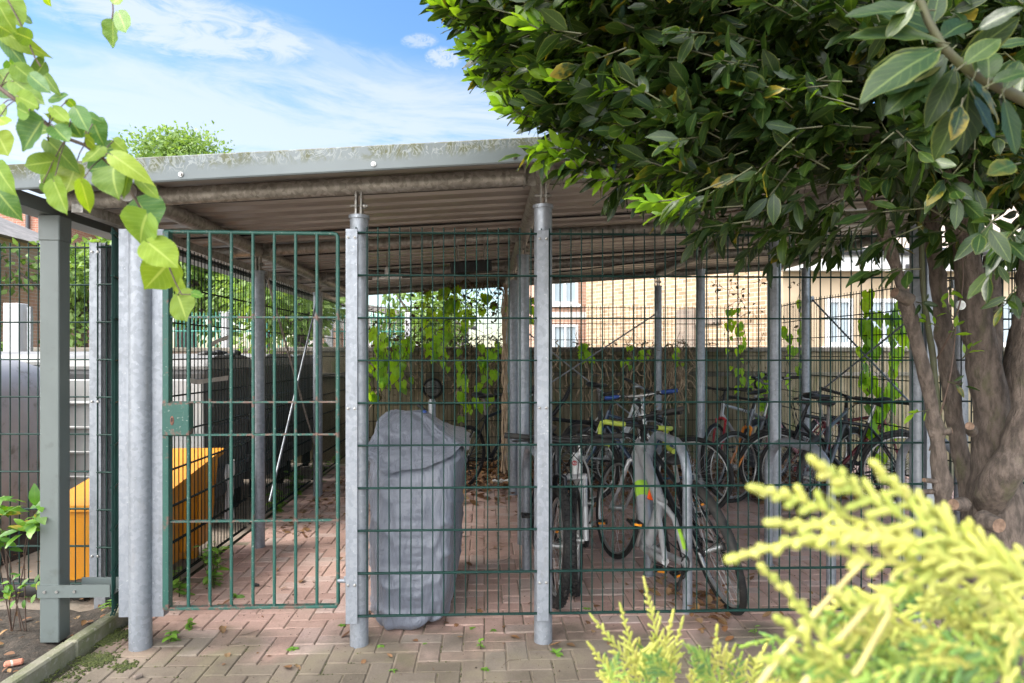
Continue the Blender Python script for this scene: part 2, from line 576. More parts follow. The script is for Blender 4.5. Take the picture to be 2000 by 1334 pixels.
def gate_mat():
    m, nt, out = new_mat('gate_green_with_rust')
    v = obj_vec(nt)
    c = mixc(nt, smooth(nt, noise_(nt, v, 7.0, 4.0), 0.35, 0.65), (0.009, 0.062, 0.048), (0.014, 0.075, 0.058))
    s = nd(nt, 'ShaderNodeSeparateXYZ', ins={0: v})
    # rust gathers at the welded cross bars
    near = None
    for z in (0.187, 0.588, 0.99, 1.142, 1.538):
        d = math_(nt, 'SUBTRACT', 1.0, smooth(nt, math_(nt, 'ABSOLUTE', math_(nt, 'SUBTRACT', s.outputs[2], z)), 0.0, 0.045), True)
        near = d if near is None else math_(nt, 'MAXIMUM', near, d)
    f = math_(nt, 'ADD', noise_(nt, v, 28.0, 6.0, 0.7), math_(nt, 'MULTIPLY', near, 0.12))
    c = mixc(nt, smooth(nt, f, 0.60, 0.70), c, mixc(nt, noise_(nt, v, 60.0, 4.0), (0.14, 0.075, 0.055), (0.075, 0.045, 0.038)))
    c = mixc(nt, math_(nt, 'MULTIPLY', smooth(nt, noise_(nt, v, 90.0, 4.0), 0.62, 0.7), 0.5), c, (0.28, 0.30, 0.27))
    b = nd(nt, 'ShaderNodeBsdfPrincipled', ins={'Base Color': c, 'Roughness': 0.5, 'Normal': bump_(nt, noise_(nt, v, 150.0, 4.0), 0.25, 0.004)})
    nt.links.new(b.outputs[0], out.inputs[0])
    return m


M['gate'] = gate_mat()


def block_mat():
    m, nt, out = new_mat('block_paving')
    g = nd(nt, 'ShaderNodeNewGeometry')
    rnd = g.outputs['Random Per Island']
    v = obj_vec(nt)
    s = nd(nt, 'ShaderNodeSeparateXYZ', ins={0: v})
    red = ramp(nt, rnd, [(0.0, (0.30, 0.19, 0.158)), (0.3, (0.375, 0.252, 0.212)), (0.6, (0.33, 0.213, 0.18)), (0.85, (0.40, 0.29, 0.255)), (1.0, (0.33, 0.256, 0.226))])
    brown = ramp(nt, rnd, [(0.0, (0.092, 0.074, 0.054)), (0.4, (0.118, 0.096, 0.072)), (0.7, (0.112, 0.086, 0.066)), (1.0, (0.135, 0.114, 0.090))])
    # lichen and silt where rain reaches past the roof edge
    f = math_(nt, 'ADD', s.outputs[1], math_(nt, 'MULTIPLY', math_(nt, 'SUBTRACT', noise_(nt, v, 2.2, 5.0), 0.5), 1.2))
    inside = smooth(nt, f, -0.12, 0.32)
    c = mixc(nt, inside, brown, red)
    alg = math_(nt, 'MULTIPLY', smooth(nt, noise_(nt, v, 3.4, 5.0, 0.6), 0.48, 0.68), math_(nt, 'SUBTRACT', 1.0, math_(nt, 'MULTIPLY', inside, 0.9)))
    c = mixc(nt, math_(nt, 'MULTIPLY', alg, 0.6), c, (0.10, 0.09, 0.042))
    gr = noise_(nt, v, 95.0, 6.0, 0.7)
    c = mixc(nt, math_(nt, 'MULTIPLY', smooth(nt, gr, 0.4, 0.75), 0.5), c, mixc(nt, 1.0, c, (1.55, 1.5, 1.45), 'MULTIPLY'))
    st = noise_(nt, v, 9.0, 6.0, 0.65)
    c = mixc(nt, math_(nt, 'MULTIPLY', smooth(nt, st, 0.5, 0.72), 0.5), c, mixc(nt, 1.0, c, (0.55, 0.52, 0.5), 'MULTIPLY'))
    eff = noise_(nt, v, 1.7, 5.0, 0.6)
    c = mixc(nt, math_(nt, 'MULTIPLY', smooth(nt, eff, 0.5, 0.7), 0.25), c, (0.36, 0.29, 0.24))
    b = nd(nt, 'ShaderNodeBsdfPrincipled', ins={'Base Color': c, 'Roughness': 0.85, 'Normal': bump_(nt, math_(nt, 'ADD', gr, math_(nt, 'MULTIPLY', st, 1.5)), 0.5, 0.006)})
    nt.links.new(b.outputs[0], out.inputs[0])
    return m


M['block'] = block_mat()
M['joint'] = simple('joint_sand', (0.26, 0.21, 0.165), (0.15, 0.12, 0.085), 6, 0.95, 0, 0.5, 200, c3=(0.06, 0.085, 0.015), s3=4.5)
M['soil'] = simple('bed_soil', (0.040, 0.030, 0.022), (0.020, 0.016, 0.012), 14, 0.95, 0, 1.0, 60, c3=(0.085, 0.062, 0.045), s3=40)
M['asphalt'] = simple('yard_surface', (0.30, 0.25, 0.20), (0.24, 0.20, 0.16), 3, 0.9, 0, 0.4, 120, c3=(0.16, 0.14, 0.11), s3=12)
M['ground'] = simple('ground_earth', (0.10, 0.085, 0.06), (0.07, 0.075, 0.04), 0.7, 0.95, 0, 0.4, 20)
M['concrete'] = simple('mossy_concrete', (0.21, 0.195, 0.15), (0.13, 0.14, 0.07), 7, 0.9, 0, 0.5, 90, c3=(0.27, 0.255, 0.22), s3=35)
M['wall_concrete'] = simple('damp_concrete_wall', (0.21, 0.175, 0.115), (0.125, 0.105, 0.062), 3.5, 0.92, 0, 0.5, 40, c3=(0.10, 0.11, 0.04), s3=5, stretch=(2.2, 2.2, 0.6))
M['coping'] = simple('wall_coping', (0.17, 0.15, 0.13), (0.10, 0.095, 0.07), 5, 0.9, 0, 0.4, 60)
M['deadleaf'] = leafmat('fallen_leaves', [(0.12, 0.05, 0.022), (0.20, 0.085, 0.035), (0.28, 0.15, 0.06), (0.15, 0.06, 0.03), (0.34, 0.21, 0.11), (0.10, 0.045, 0.022)], 0.1, (1.2, 0.9, 0.5), 0.7, 0.2)
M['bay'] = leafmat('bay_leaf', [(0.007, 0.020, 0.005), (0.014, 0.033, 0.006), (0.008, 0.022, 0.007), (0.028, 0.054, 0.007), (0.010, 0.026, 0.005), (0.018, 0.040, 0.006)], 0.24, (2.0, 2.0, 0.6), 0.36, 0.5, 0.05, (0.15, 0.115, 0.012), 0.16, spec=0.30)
M['bay_young_lit'] = leafmat('young_and_lit_bay_leaf', [(0.13, 0.26, 0.015), (0.22, 0.36, 0.02), (0.16, 0.30, 0.02), (0.10, 0.21, 0.02)], 0.52, (1.5, 1.4, 0.5), 0.35, 0.4)
M['linden'] = leafmat('linden_leaf', [(0.075, 0.18, 0.022), (0.17, 0.26, 0.015), (0.05, 0.135, 0.035), (0.23, 0.31, 0.015), (0.085, 0.20, 0.03), (0.06, 0.15, 0.04), (0.18, 0.28, 0.015)], 0.42, (1.9, 1.65, 0.35), 0.5, 0.6, spec=0.3)  # yellow-green backlight and grey sheen put into the varied leaf tones
M['vine'] = leafmat('bindweed_leaf', [(0.28, 0.52, 0.025), (0.38, 0.60, 0.025), (0.14, 0.32, 0.025), (0.32, 0.55, 0.025)], 0.6, (2.0, 1.75, 0.5), 0.45, 0.35)
M['vine_dead'] = leafmat('withered_vine', [(0.12, 0.07, 0.035), (0.06, 0.045, 0.02), (0.18, 0.12, 0.07), (0.05, 0.06, 0.015)], 0.15, (1.3, 1.0, 0.6), 0.8, 0.0)
M['weed'] = leafmat('weed_leaf', [(0.12, 0.26, 0.03), (0.19, 0.36, 0.035), (0.14, 0.28, 0.06), (0.09, 0.20, 0.03)], 0.35, (1.5, 1.4, 0.5), 0.5, 0.4)
M['shrub'] = leafmat('shrub_leaf', [(0.055, 0.15, 0.018), (0.10, 0.24, 0.02), (0.14, 0.27, 0.02), (0.05, 0.12, 0.02)], 0.35, (1.5, 1.5, 0.5), 0.4, 0.4, 0.15, (0.30, 0.24, 0.02))
M['tree_leaf'] = leafmat('tree_leaf', [(0.13, 0.22, 0.05), (0.20, 0.30, 0.075), (0.08, 0.16, 0.03), (0.24, 0.34, 0.10)], 0.4, (1.4, 1.35, 0.6), 0.55, 0.0)
M['conifer'] = leafmat('golden_conifer', [(0.48, 0.48, 0.10), (0.56, 0.55, 0.14), (0.38, 0.43, 0.08), (0.54, 0.50, 0.15)], 0.28, (1.15, 1.12, 0.6), 0.55, 0.0)
M['conifer_green'] = leafmat('green_conifer', [(0.12, 0.25, 0.06), (0.20, 0.33, 0.07), (0.32, 0.41, 0.07), (0.09, 0.20, 0.07)], 0.30, (1.2, 1.2, 0.5), 0.55, 0.0)
M['conifer_stem'] = simple('conifer_stem', (0.46, 0.42, 0.15), (0.30, 0.25, 0.10), 20, 0.7)
M['bark'] = simple('bay_bark', (0.125, 0.096, 0.078), (0.055, 0.042, 0.034), 26, 0.88, 0, 0.9, 110, c3=(0.085, 0.078, 0.045), s3=7, stretch=(2, 2, 0.7))
M['cutwood'] = simple('cut_wood', (0.20, 0.125, 0.085), (0.12, 0.075, 0.05), 60, 0.85, 0, 0.8, 120)
M['greentwig'] = simple('green_twig', (0.050, 0.058, 0.016), (0.040, 0.036, 0.016), 20, 0.6)
M['browntwig'] = simple('brown_twig', (0.09, 0.055, 0.04), (0.06, 0.04, 0.03), 20, 0.7)
M['root'] = simple('dry_root', (0.40, 0.30, 0.20), (0.24, 0.17, 0.11), 15, 0.85)


def cover_mat():
    m, nt, out = new_mat('grey_nylon_cover')
    v = obj_vec(nt)
    nz = noise_(nt, nd(nt, 'ShaderNodeMapping', ins={'Vector': v, 'Scale': (1, 1, 0.22)}).outputs[0], 16.0, 4.0, 0.5, 0.8)
    fine = noise_(nt, v, 55.0, 3.0, 0.6, 2.0)
    c = mixc(nt, smooth(nt, noise_(nt, v, 3.0, 4.0), 0.35, 0.7), (0.122, 0.132, 0.162), (0.105, 0.115, 0.145))
    c = mixc(nt, math_(nt, 'MULTIPLY', smooth(nt, noise_(nt, v, 24.0, 6.0, 0.7), 0.58, 0.72), 0.12), c, (0.19, 0.20, 0.225))
    b = nd(nt, 'ShaderNodeBsdfPrincipled', ins={'Base Color': c, 'Roughness': 0.46, 'Sheen Weight': 0.1,
           'Normal': bump_(nt, math_(nt, 'ADD', nz, math_(nt, 'MULTIPLY', fine, 0.08)), 0.5, 0.05)})
    nt.links.new(b.outputs[0], out.inputs[0])
    return m


M['cover'] = cover_mat()
M['rubber'] = simple('tyre_rubber', (0.011, 0.011, 0.012), (0.022, 0.021, 0.020), 20, 0.75, 0, 0.3, 120, c3=(0.06, 0.055, 0.05), s3=25, spec=0.3)
M['alloy'] = simple('bike_alloy', (0.46, 0.46, 0.46), (0.30, 0.29, 0.28), 12, 0.35, 0.75)
M['black'] = simple('black_plastic', (0.009, 0.009, 0.010), (0.020, 0.019, 0.018), 15, 0.5, spec=0.3)
M['black_metal'] = simple('black_bike_paint', (0.008, 0.009, 0.011), (0.015, 0.015, 0.017), 10, 0.35, 0.1, spec=0.35)
M['dark_grey'] = simple('dark_grey_bike_paint', (0.10, 0.115, 0.135), (0.07, 0.078, 0.09), 10, 0.35, 0.3)
M['silver'] = simple('silver_bike_paint', (0.40, 0.40, 0.41), (0.31, 0.31, 0.32), 8, 0.35, 0.35)
M['white'] = simple('white_paint', (0.62, 0.62, 0.61), (0.50, 0.50, 0.48), 10, 0.4)
M['lime'] = simple('lime_tape', (0.34, 0.40, 0.05), (0.25, 0.30, 0.045), 18, 0.6)
M['lime_frame'] = simple('lime_bike_paint', (0.30, 0.52, 0.04), (0.24, 0.42, 0.04), 8, 0.35)
M['orange'] = simple('orange_bike_paint', (0.52, 0.17, 0.012), (0.40, 0.12, 0.01), 10, 0.4)
M['red'] = simple('red_bike_paint', (0.36, 0.02, 0.025), (0.24, 0.015, 0.02), 10, 0.35)
M['darkred'] = simple('maroon_bike_paint', (0.13, 0.012, 0.022), (0.085, 0.012, 0.018), 10, 0.35, 0.1)
M['pink'] = simple('faded_pink_paint', (0.34, 0.16, 0.19), (0.24, 0.12, 0.14), 14, 0.5)
M['blue'] = simple('blue_grip', (0.015, 0.06, 0.26), (0.01, 0.04, 0.18), 10, 0.5)
M['navy'] = simple('navy_bike_paint', (0.018, 0.045, 0.09), (0.012, 0.03, 0.06), 10, 0.35)
M['reflector'] = simple('orange_reflector', (0.85, 0.10, 0.01), (0.75, 0.08, 0.01), 30, 0.25)
M['amber'] = simple('amber_reflector', (0.75, 0.28, 0.02), (0.6, 0.2, 0.02), 30, 0.25)
M['grip'] = simple('dusty_grip_rubber', (0.016, 0.016, 0.016), (0.034, 0.031, 0.028), 25, 0.7, spec=0.3)
M['bin_grey'] = simple('dark_grey_plastic', (0.27, 0.27, 0.295), (0.23, 0.23, 0.25), 4, 0.58, 0, 0.1, 150, c3=(0.12, 0.115, 0.11), s3=8)
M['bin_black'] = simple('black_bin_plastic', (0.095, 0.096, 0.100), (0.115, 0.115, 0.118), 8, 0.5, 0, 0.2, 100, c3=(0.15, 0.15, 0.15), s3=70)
M['bin_lid'] = simple('grey_bin_lid', (0.20, 0.195, 0.19), (0.15, 0.145, 0.14), 5, 0.5)
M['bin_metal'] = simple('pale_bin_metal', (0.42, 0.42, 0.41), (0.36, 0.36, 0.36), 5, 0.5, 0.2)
M['yellow'] = simple('yellow_plastic', (0.58, 0.235, 0.006), (0.52, 0.20, 0.006), 4, 0.45, 0, 0.1, 120, c3=(0.42, 0.22, 0.02), s3=14)
M['teal'] = simple('teal_print', (0.10, 0.55, 0.47), None, 10, 0.5)
M['paper'] = simple('white_litter', (0.62, 0.60, 0.58), (0.48, 0.46, 0.44), 12, 0.7)
M['tape'] = simple('torn_tape', (0.50, 0.46, 0.42), (0.38, 0.35, 0.31), 20, 0.6)
M['redbrick'] = brickmat('red_brick', (0.46, 0.19, 0.125), (0.38, 0.145, 0.095), (0.48, 0.40, 0.33))
M['orangebrick'] = brickmat('orange_brick', (0.52, 0.30, 0.21), (0.44, 0.235, 0.165), (0.55, 0.48, 0.42))
M['yellowbrick'] = brickmat('yellow_stock_brick', (0.36, 0.255, 0.16), (0.22, 0.145, 0.085), (0.50, 0.43, 0.36), var=(0.20, 0.135, 0.085), vamt=0.4)
M['lowbrick'] = brickmat('low_wall_brick', (0.20, 0.15, 0.12), (0.15, 0.12, 0.10), (0.2, 0.18, 0.15))
M['render'] = simple('cream_render', (0.46, 0.355, 0.245), (0.40, 0.305, 0.205), 1.5, 0.85, 0, 0.2, 80)
M['white_wall'] = simple('white_render', (0.66, 0.64, 0.62), (0.58, 0.56, 0.54), 1.2, 0.8)
M['upvc'] = simple('white_upvc', (0.72, 0.72, 0.72), (0.66, 0.66, 0.66), 2, 0.4)
M['roof_tile'] = simple('grey_roof_tile', (0.22, 0.20, 0.19), (0.15, 0.14, 0.135), 3, 0.8, 0, 0.5, 9, stretch=(1, 1, 4))
M['roof_pale'] = simple('pale_roof_tile', (0.36, 0.30, 0.26), (0.28, 0.235, 0.20), 3, 0.8, 0, 0.5, 9)
M['gutter'] = simple('dark_gutter', (0.035, 0.037, 0.042), (0.05, 0.05, 0.055), 5, 0.4)
M['palisade'] = simple('teal_green_fence_paint', (0.05, 0.24, 0.19), (0.04, 0.20, 0.16), 5, 0.45)
M['pale_post'] = simple('pale_concrete_post', (0.46, 0.46, 0.47), (0.36, 0.36, 0.37), 4, 0.7, stretch=(2, 2, 0.5))
M['tagdisc'] = simple('tree_tag_metal', (0.52, 0.52, 0.50), (0.34, 0.34, 0.33), 60, 0.4, 0.4)
mg, ntg, outg = new_mat('window_glass')
bg_ = nd(ntg, 'ShaderNodeBsdfPrincipled', ins={'Base Color': (0.27, 0.33, 0.38), 'Roughness': 0.08, 'Specular IOR Level': 0.9})
ntg.links.new(bg_.outputs[0], outg.inputs[0])
M['glass'] = mg

# ---------------------------------------------------------------- the setting: ground, paving, yard, bed
SA = math.atan(0.04)
SO = Vector((-1.73, 3.18, 0))


def W(lx, ly, z=0.0):
    return Vector((SO.x + lx * cos(SA) - ly * sin(SA), SO.y + lx * sin(SA) + ly * cos(SA), z))


def sheet(name, pts, z, m, kind='structure'):
    mb = MB()
    mb.add([(x, y, z) for x, y in pts], [tuple(range(len(pts)))], 0, False)
    return tag(mb.build(name, m), kind=kind)


sheet('ground', [(-600, -200), (600, -200), (600, 1500), (-600, 1500)], -0.030, M['ground'])
sheet('bounce_forecourt', [(-9, -9), (14, -9), (14, 2.6), (-9, 2.6)], -0.014, M['asphalt'])  # unseen pale ground, added to bounce light into the shelter
sheet('yard', [(-14, 3.62), (-1.99, 3.62), (-2.2, 9.0), (-2.6, 19), (-14, 19)], -0.012, M['asphalt'])
a, b, c, d = W(-0.20, -1.7), W(6.2, -1.7), W(6.2, 5.22), W(-0.20, 5.22)
sheet('joint_sand', [(a.x, a.y), (b.x, b.y), (c.x, c.y), (d.x, d.y)], -0.006, M['joint'])

mb = MB()
bw = 0.1
rp = random.Random(5)
for i in range(-2, 62):
    for j in range(-17, 53):
        k = (i - j) % 4
        if k == 0:
            sx, sy = 2, 1
        elif k == 3:
            sx, sy = 1, 2
        else:
            continue
        x0, y0 = i * bw + .0, j * bw
        x1, y1 = x0 + sx * bw, y0 + sy * bw
        if x0 < -0.21 or y1 > 5.22:
            continue
        g = 0.0022 + rp.random() * 0.0012
        e = 0.005
        h = rp.uniform(-0.0018, 0.0018)
        tl = [rp.uniform(-0.0012, 0.0012) for _ in range(4)]
        q0 = [(x0 + g, y0 + g), (x1 - g, y0 + g), (x1 - g, y1 - g), (x0 + g, y1 - g)]
        q1 = [(x0 + g + e, y0 + g + e), (x1 - g - e, y0 + g + e), (x1 - g - e, y1 - g - e), (x0 + g + e, y1 - g - e)]
        vs = [(x, y, -0.010) for x, y in q0] + [(x, y, -0.0035 + h) for x, y in q0] + [(x, y, h + t) for (x, y), t in zip(q1, tl)]
        fs = [(8, 9, 10, 11)] + [(k2, (k2 + 1) % 4, 4 + (k2 + 1) % 4, 4 + k2) for k2 in range(4)] + [(4 + k2, 4 + (k2 + 1) % 4, 8 + (k2 + 1) % 4, 8 + k2) for k2 in range(4)]
        mb.add(vs, fs, 0, False)
pv = tag(mb.build('block_paving', M['block']), kind='structure')
pv.location = SO
pv.rotation_euler = (0, 0, SA)

# planting bed at the left with its concrete edging
mb = MB()
NX, NY = 60, 44
vs, fs = [], []
for i in range(NX + 1):
    for j in range(NY + 1):
        x = -5.2 + (5.2 - 2.03) * i / NX
        y = 2.2 + (3.62 - 2.2) * j / NY
        z = 0.012 + 0.022 * mnoise.noise(Vector((x * 6, y * 6, 0))) + 0.012 * mnoise.noise(Vector((x * 22, y * 22, 3)))
        vs.append((x, y, z))
for i in range(NX):
    for j in range(NY):
        o = i * (NY + 1) + j
        fs.append((o, o + NY + 1, o + NY + 2, o + 1))
mb.add(vs, fs)
tag(mb.build('soil', M['soil']), kind='structure')
mb = MB()
for k in range(3):
    y0 = 2.1 + k * 0.49
    mb.box((-1.995, y0 + 0.243, 0.012), (0.062, 0.484, 0.12), bev=0.008)
tag(mb.build('kerb', M['concrete']), kind='structure')

# ---------------------------------------------------------------- the shelter
ZS = 0.065


def zt(lx):
    return 2.094 + ZS * lx


shed = empty('bicycle_shelter', SO, (0, 0, SA), 'open galvanised steel bicycle shelter with sloping corrugated roof and algae-stained grey fascia', 'shelter')
ROWS = [0.0, 1.66, 3.38, 5.02]
PR = 0.0435
COLS = {0.0: ROWS, 1.88: ROWS, 3.72: ROWS, 5.12: ROWS[1:]}
posts = [(0.0, 0.0), (1.01, 0.0), (1.88, 0.0), (3.72, 0.0)] + [(c_, r_) for c_ in (0.0, 1.88, 3.72) for r_ in ROWS[1:]] + [(5.12, 0.0), (5.12, 1.66), (5.02, 3.9), (5.12, 5.02)]
for (lx, ly) in posts:
    rr = 0.050 if (lx, ly) == (0.0, 0.0) else PR
    top = zt(lx) - 0.145
    mb = MB()
    mb.tube([(lx, ly, -0.05), (lx, ly, 0.8), (lx, ly, top)], rr, 20)
    mb.tube([(lx, ly, top - 0.012), (lx, ly, top + 0.004)], rr + 0.006, 20)
    p = mb.build('post', M['galv'], shed)
    mb = MB()
    mb.box((lx - 0.012, ly, top + 0.055), (0.008, 0.05, 0.115))
    mb.box((lx + 0.012, ly, top + 0.055), (0.008, 0.05, 0.115))
    mb.tube([(lx - 0.04, ly, top + 0.05), (lx + 0.04, ly, top + 0.05)], 0.008, 8)
    mb.tube([(lx + 0.018, ly, top + 0.05), (lx + 0.03, ly, top + 0.05)], 0.015, 6)
    mb.build('bracket', M['galv_dirty'], p)
# tube purlins between the column lines, one mesh each
cl_ = [0.0, 1.88, 3.72, 5.25]
for r_ in ROWS:
    segs = [(-0.36, -0.05)] + [(cl_[i] + 0.09, cl_[i + 1] - 0.09) for i in range(3)]
    for (x0, x1) in segs:
        mb = MB()
        mb.tube([(x0, r_, zt(x0)), ((x0 + x1) / 2, r_, zt((x0 + x1) / 2)), (x1, r_, zt(x1))], 0.041, 16)
        pl = mb.build('purlin', M['galv_dirty'], shed)
        if x0 >= 0:
            for xe, s_ in ((x0, -1), (x1, 1)):
                mb = MB()
                mb.box((xe + s_ * 0.028, r_, zt(xe)), (0.055, 0.008, 0.085))
                mb.box((xe, r_, zt(xe)), (0.008, 0.086, 0.092))
                for dz in (-0.022, 0.022):
                    mb.tube([(xe + s_ * 0.024, r_ - 0.014, zt(xe) + dz), (xe + s_ * 0.024, r_ - 0.003, zt(xe) + dz)], 0.011, 6)
                mb.build('end_plate', M['galv_dirty'], pl)
for c_ in cl_:
    mb = MB()
    mb.tube([(c_, -0.12, zt(c_)), (c_, 2.5, zt(c_)), (c_, 5.16, zt(c_))], 0.043, 16)
    mb.build('rafter', M['galv_dirty'], shed)
# corrugated roof: ribs run down the slope
X0, X1, Y0, Y1 = -0.47, 5.6, -0.235, 5.42
prof = []
y = Y0
while y < Y1 - 0.01:
    for dy, dz in ((0.0, 0.0), (0.070, 0.0), (0.080, 0.036), (0.135, 0.036), (0.145, 0.0)):
        prof.append((y + dy, dz))
    y += 0.1885
prof = [p_ for p_ in prof if p_[0] <= Y1]
mb = MB()
zs0 = 0.049
for (off, flip) in ((0.0, False), (0.0022, True)):
    vs, fs = [], []
    xs = [X0 + (X1 - X0) * i / 6 for i in range(7)]
    for (yy_, dz) in prof:
        for x in xs:
            vs.append((x, yy_, zt(x) + zs0 + dz + off))
    n_ = len(xs)
    for i in range(len(prof) - 1):
        for j in range(n_ - 1):
            f = (i * n_ + j, i * n_ + j + 1, (i + 1) * n_ + j + 1, (i + 1) * n_ + j)
            fs.append(f if flip else f[::-1])
    mb.add(vs, fs, 0, False)
mb.build('roof_sheet', M['sheet'], shed)
mb = MB()   # dark lap joints between the sheets
for yl in (0.335, 1.275, 2.22, 3.16, 4.10, 5.05):
    mb.box(((X0 + X1) / 2, yl, zt((X0 + X1) / 2) + zs0 - 0.007), (X1 - X0 - .1, 0.012, 0.010), Matrix.Rotation(-math.atan(ZS), 3, 'Y'))
mb.build('lap_joint', M['black'], shed)
# fascia: folded board with a drip edge, UV v runs bottom to top
mb = MB()
seg = 24
yf = -0.262
pr_ = [(yf + 0.03, -0.002), (yf + 0.004, -0.006), (yf, 0.0), (yf, 0.098), (yf + 0.004, 0.103), (yf + 0.05, 0.106)]
vs, uv, fs = [], [], []
for i in range(seg + 1):
    x = X0 - 0.01 + (X1 - X0 + 0.02) * i / seg
    for (yy_, dz) in pr_:
        vs.append((x, yy_, zt(x) + dz + 0.004))
        uv.append((x, max(0.001, min(1, dz / 0.10))))
k_ = len(pr_)
for i in range(seg):
    for j in range(k_ - 1):
        fs.append((i * k_ + j, (i + 1) * k_ + j, (i + 1) * k_ + j + 1, i * k_ + j + 1))
mb.add(vs, fs, 0, False, uv)
fas = mb.build('fascia', M['fascia'], shed)
bolt_me = None
for x in (0.30, 1.12, 1.73, 2.6, 3.4, 4.2, -0.28):
    mb = MB()
    mb.tube([(x, yf - 0.006, zt(x) + 0.024), (x, yf + 0.004, zt(x) + 0.024)], 0.011, 12)
    mb.tube([(x, yf - 0.014, zt(x) + 0.024), (x, yf - 0.004, zt(x) + 0.024)], 0.0065, 6)
    mb.build('bolt', M['bolt'], fas)
# gutter down the low side, its downpipe and strap
mb = MB()
zg = zt(X0) + 0.045
gp = [(-0.09, 0.075), (-0.09, 0.0), (0.03, 0.0), (0.03, 0.06)]
for (ya, yb) in ((-0.24, 5.42),):
    vs, fs = [], []
    for yy_ in (ya, yb):
        for (dx, dz) in gp:
            vs.append((X0 + 0.02 + dx, yy_, zg - 0.09 + dz))
        for (dx, dz) in gp:
            vs.append((X0 + 0.02 + dx * 0.93 + 0.0, yy_, zg - 0.086 + dz))
    for i in range(3):
        fs.append((i, i + 1, 8 + i + 1, 8 + i))
        fs.append((4 + i + 1, 4 + i, 12 + i, 12 + i + 1))
    fs.append((0, 1, 2, 3))
    fs.append((8, 9, 10, 11))
    mb.add(vs, fs, 0, False)
mb.build('gutter', M['paint_grey'], shed)
mb = MB()
mb.box((X0 + 0.24, 2.6, zt(-0.2) - 0.052), (0.05, 5.4, 0.05))
mb.build('edge_beam', M['galv_dirty'], shed)
dp = Vector((-0.425, 0.06, 0))
mb = MB()
mb.box((dp.x, dp.y, 1.00), (0.088, 0.088, 1.96), bev=0.004)
dpo = mb.build('downpipe', M['paint_grey'], shed)
mb = MB()
mb.box((dp.x, dp.y, 1.955), (0.098, 0.098, 0.12), bev=0.004)
mb.build('socket', M['paint_grey'], dpo)
mb = MB()
mb.box((dp.x + 0.115, dp.y - 0.048, 0.262), (0.33, 0.008, 0.058))
mb.box((dp.x + 0.185, dp.y + 0.060, 0.262), (0.19, 0.008, 0.058))
mb.box((dp.x + 0.185, dp.y + 0.006, 0.236), (0.19, 0.105, 0.005))
br_ = mb.build('bracket', M['paint_grey'], shed)
for dx in (-0.015, 0.04, 0.12):
    mb = MB()
    mb.tube([(dp.x + dx, dp.y - 0.058, 0.262), (dp.x + dx, dp.y - 0.05, 0.262)], 0.007, 10)
    mb.build('rivet', M['bolt'], br_)
# jamb channel behind the left gate post
mb = MB()
mb.box((0.0, 0.008, 1.045), (0.205, 0.006, 1.81))
mb.box((-0.0995, 0.037, 1.045), (0.006, 0.05, 1.81))
mb.box((0.0995, 0.037, 1.045), (0.006, 0.05, 1.81))
mb.build('gate_jamb', M['galv'], shed)
# cross bracing rods
braces = [((0.03, 1.72, 1.95), (0.03, 3.3, 0.35), 'galv_dirty'), ((0.03, 3.3, 1.95), (0.05, 1.75, 0.30), 'galv'),
          ((3.70, 4.98, 1.86), (1.95, 4.98, 0.72), 'galv_dull'), ((1.95, 4.98, 1.75), (3.66, 4.98, 0.40), 'galv_dull'),
          ((5.04, 3.82, 1.95), (5.14, 1.72, 0.62), 'galv'), ((5.14, 1.75, 1.9), (5.04, 3.8, 0.9), 'galv_dull')]
for (p0, p1, mm) in braces:
    mb = MB()
    p0, p1 = Vector(p0), Vector(p1)
    mb.tube([p0, p1], 0.009, 8)
    dirv = (p1 - p0).normalized()
    mb.box(p0 + dirv * 0.02, (0.03, 0.03, 0.06))
    mb.build('brace_rod', M[mm], shed)


# ---------------------------------------------------------------- mesh fences
def wire_mesh(w, z0=0.15, z1=1.93, pitch=0.05, rv=0.0031, rh=0.0042, nh=None, spike=0.026, twin=True, sides=6):
    mb = MB()
    nv = int(round(w / pitch))
    for i in range(nv + 1):
        x = w * i / nv
        j1, j2 = R.uniform(-.0012, .0012), R.uniform(-.0012, .0012)
        mb.tube([(x + j1, 0, z0), (x + j2, R.uniform(-.001, .001), (z0 + z1) / 2), (x + j1, 0, z1 + spike)], rv, sides)
    k = int(round((z1 - z0) / 0.1978))
    for i in range(k + 1):
        z = z0 + (z1 - z0) * i / k
        for yy_ in ((-0.0065, 0.0065) if twin else (0,)):
            mb.tube([(0, yy_, z), (w / 2, yy_, z + R.uniform(-.001, .001)), (w, yy_, z)], rh, sides)
    return mb


def clamp_bar(parent, x, y, z0=0.12, z1=1.945, wd=0.054, zb=(0.30, 1.115, 1.905)):
    mb = MB()
    mb.box((x, y, (z0 + z1) / 2), (wd, 0.006, z1 - z0), bev=0.001)
    cb = mb.build('clamp_bar', M['galv'], parent)
    for z in zb:
        for dx in (-0.015, 0.016):
            mb = MB()
            mb.tube([(x + dx, y - 0.008, z), (x + dx, y - 0.002, z)], 0.0068, 10)
            mb.ball((x + dx, y - 0.007, z), (0.006, 0.004, 0.006), 0, 8, 5)
            mb.build('bolt', M['bolt'], cb)
    return cb


def panel(p0, p1, label, mat_='wire', bars=(), group='steel mesh fence panels', **kw):
    p0, p1 = Vector(p0), Vector(p1)
    w = (p1 - p0).length
    ang = atan2(p1.y - p0.y, p1.x - p0.x)
    r_ = empty('mesh_fence_panel', (p0.x, p0.y, 0), (0, 0, ang), label, 'fence panel', group)
    wire_mesh(w, **kw).build('wire_mesh', M[mat_], r_)
    for x in bars:
        clamp_bar(r_, x, -0.014)
    return r_


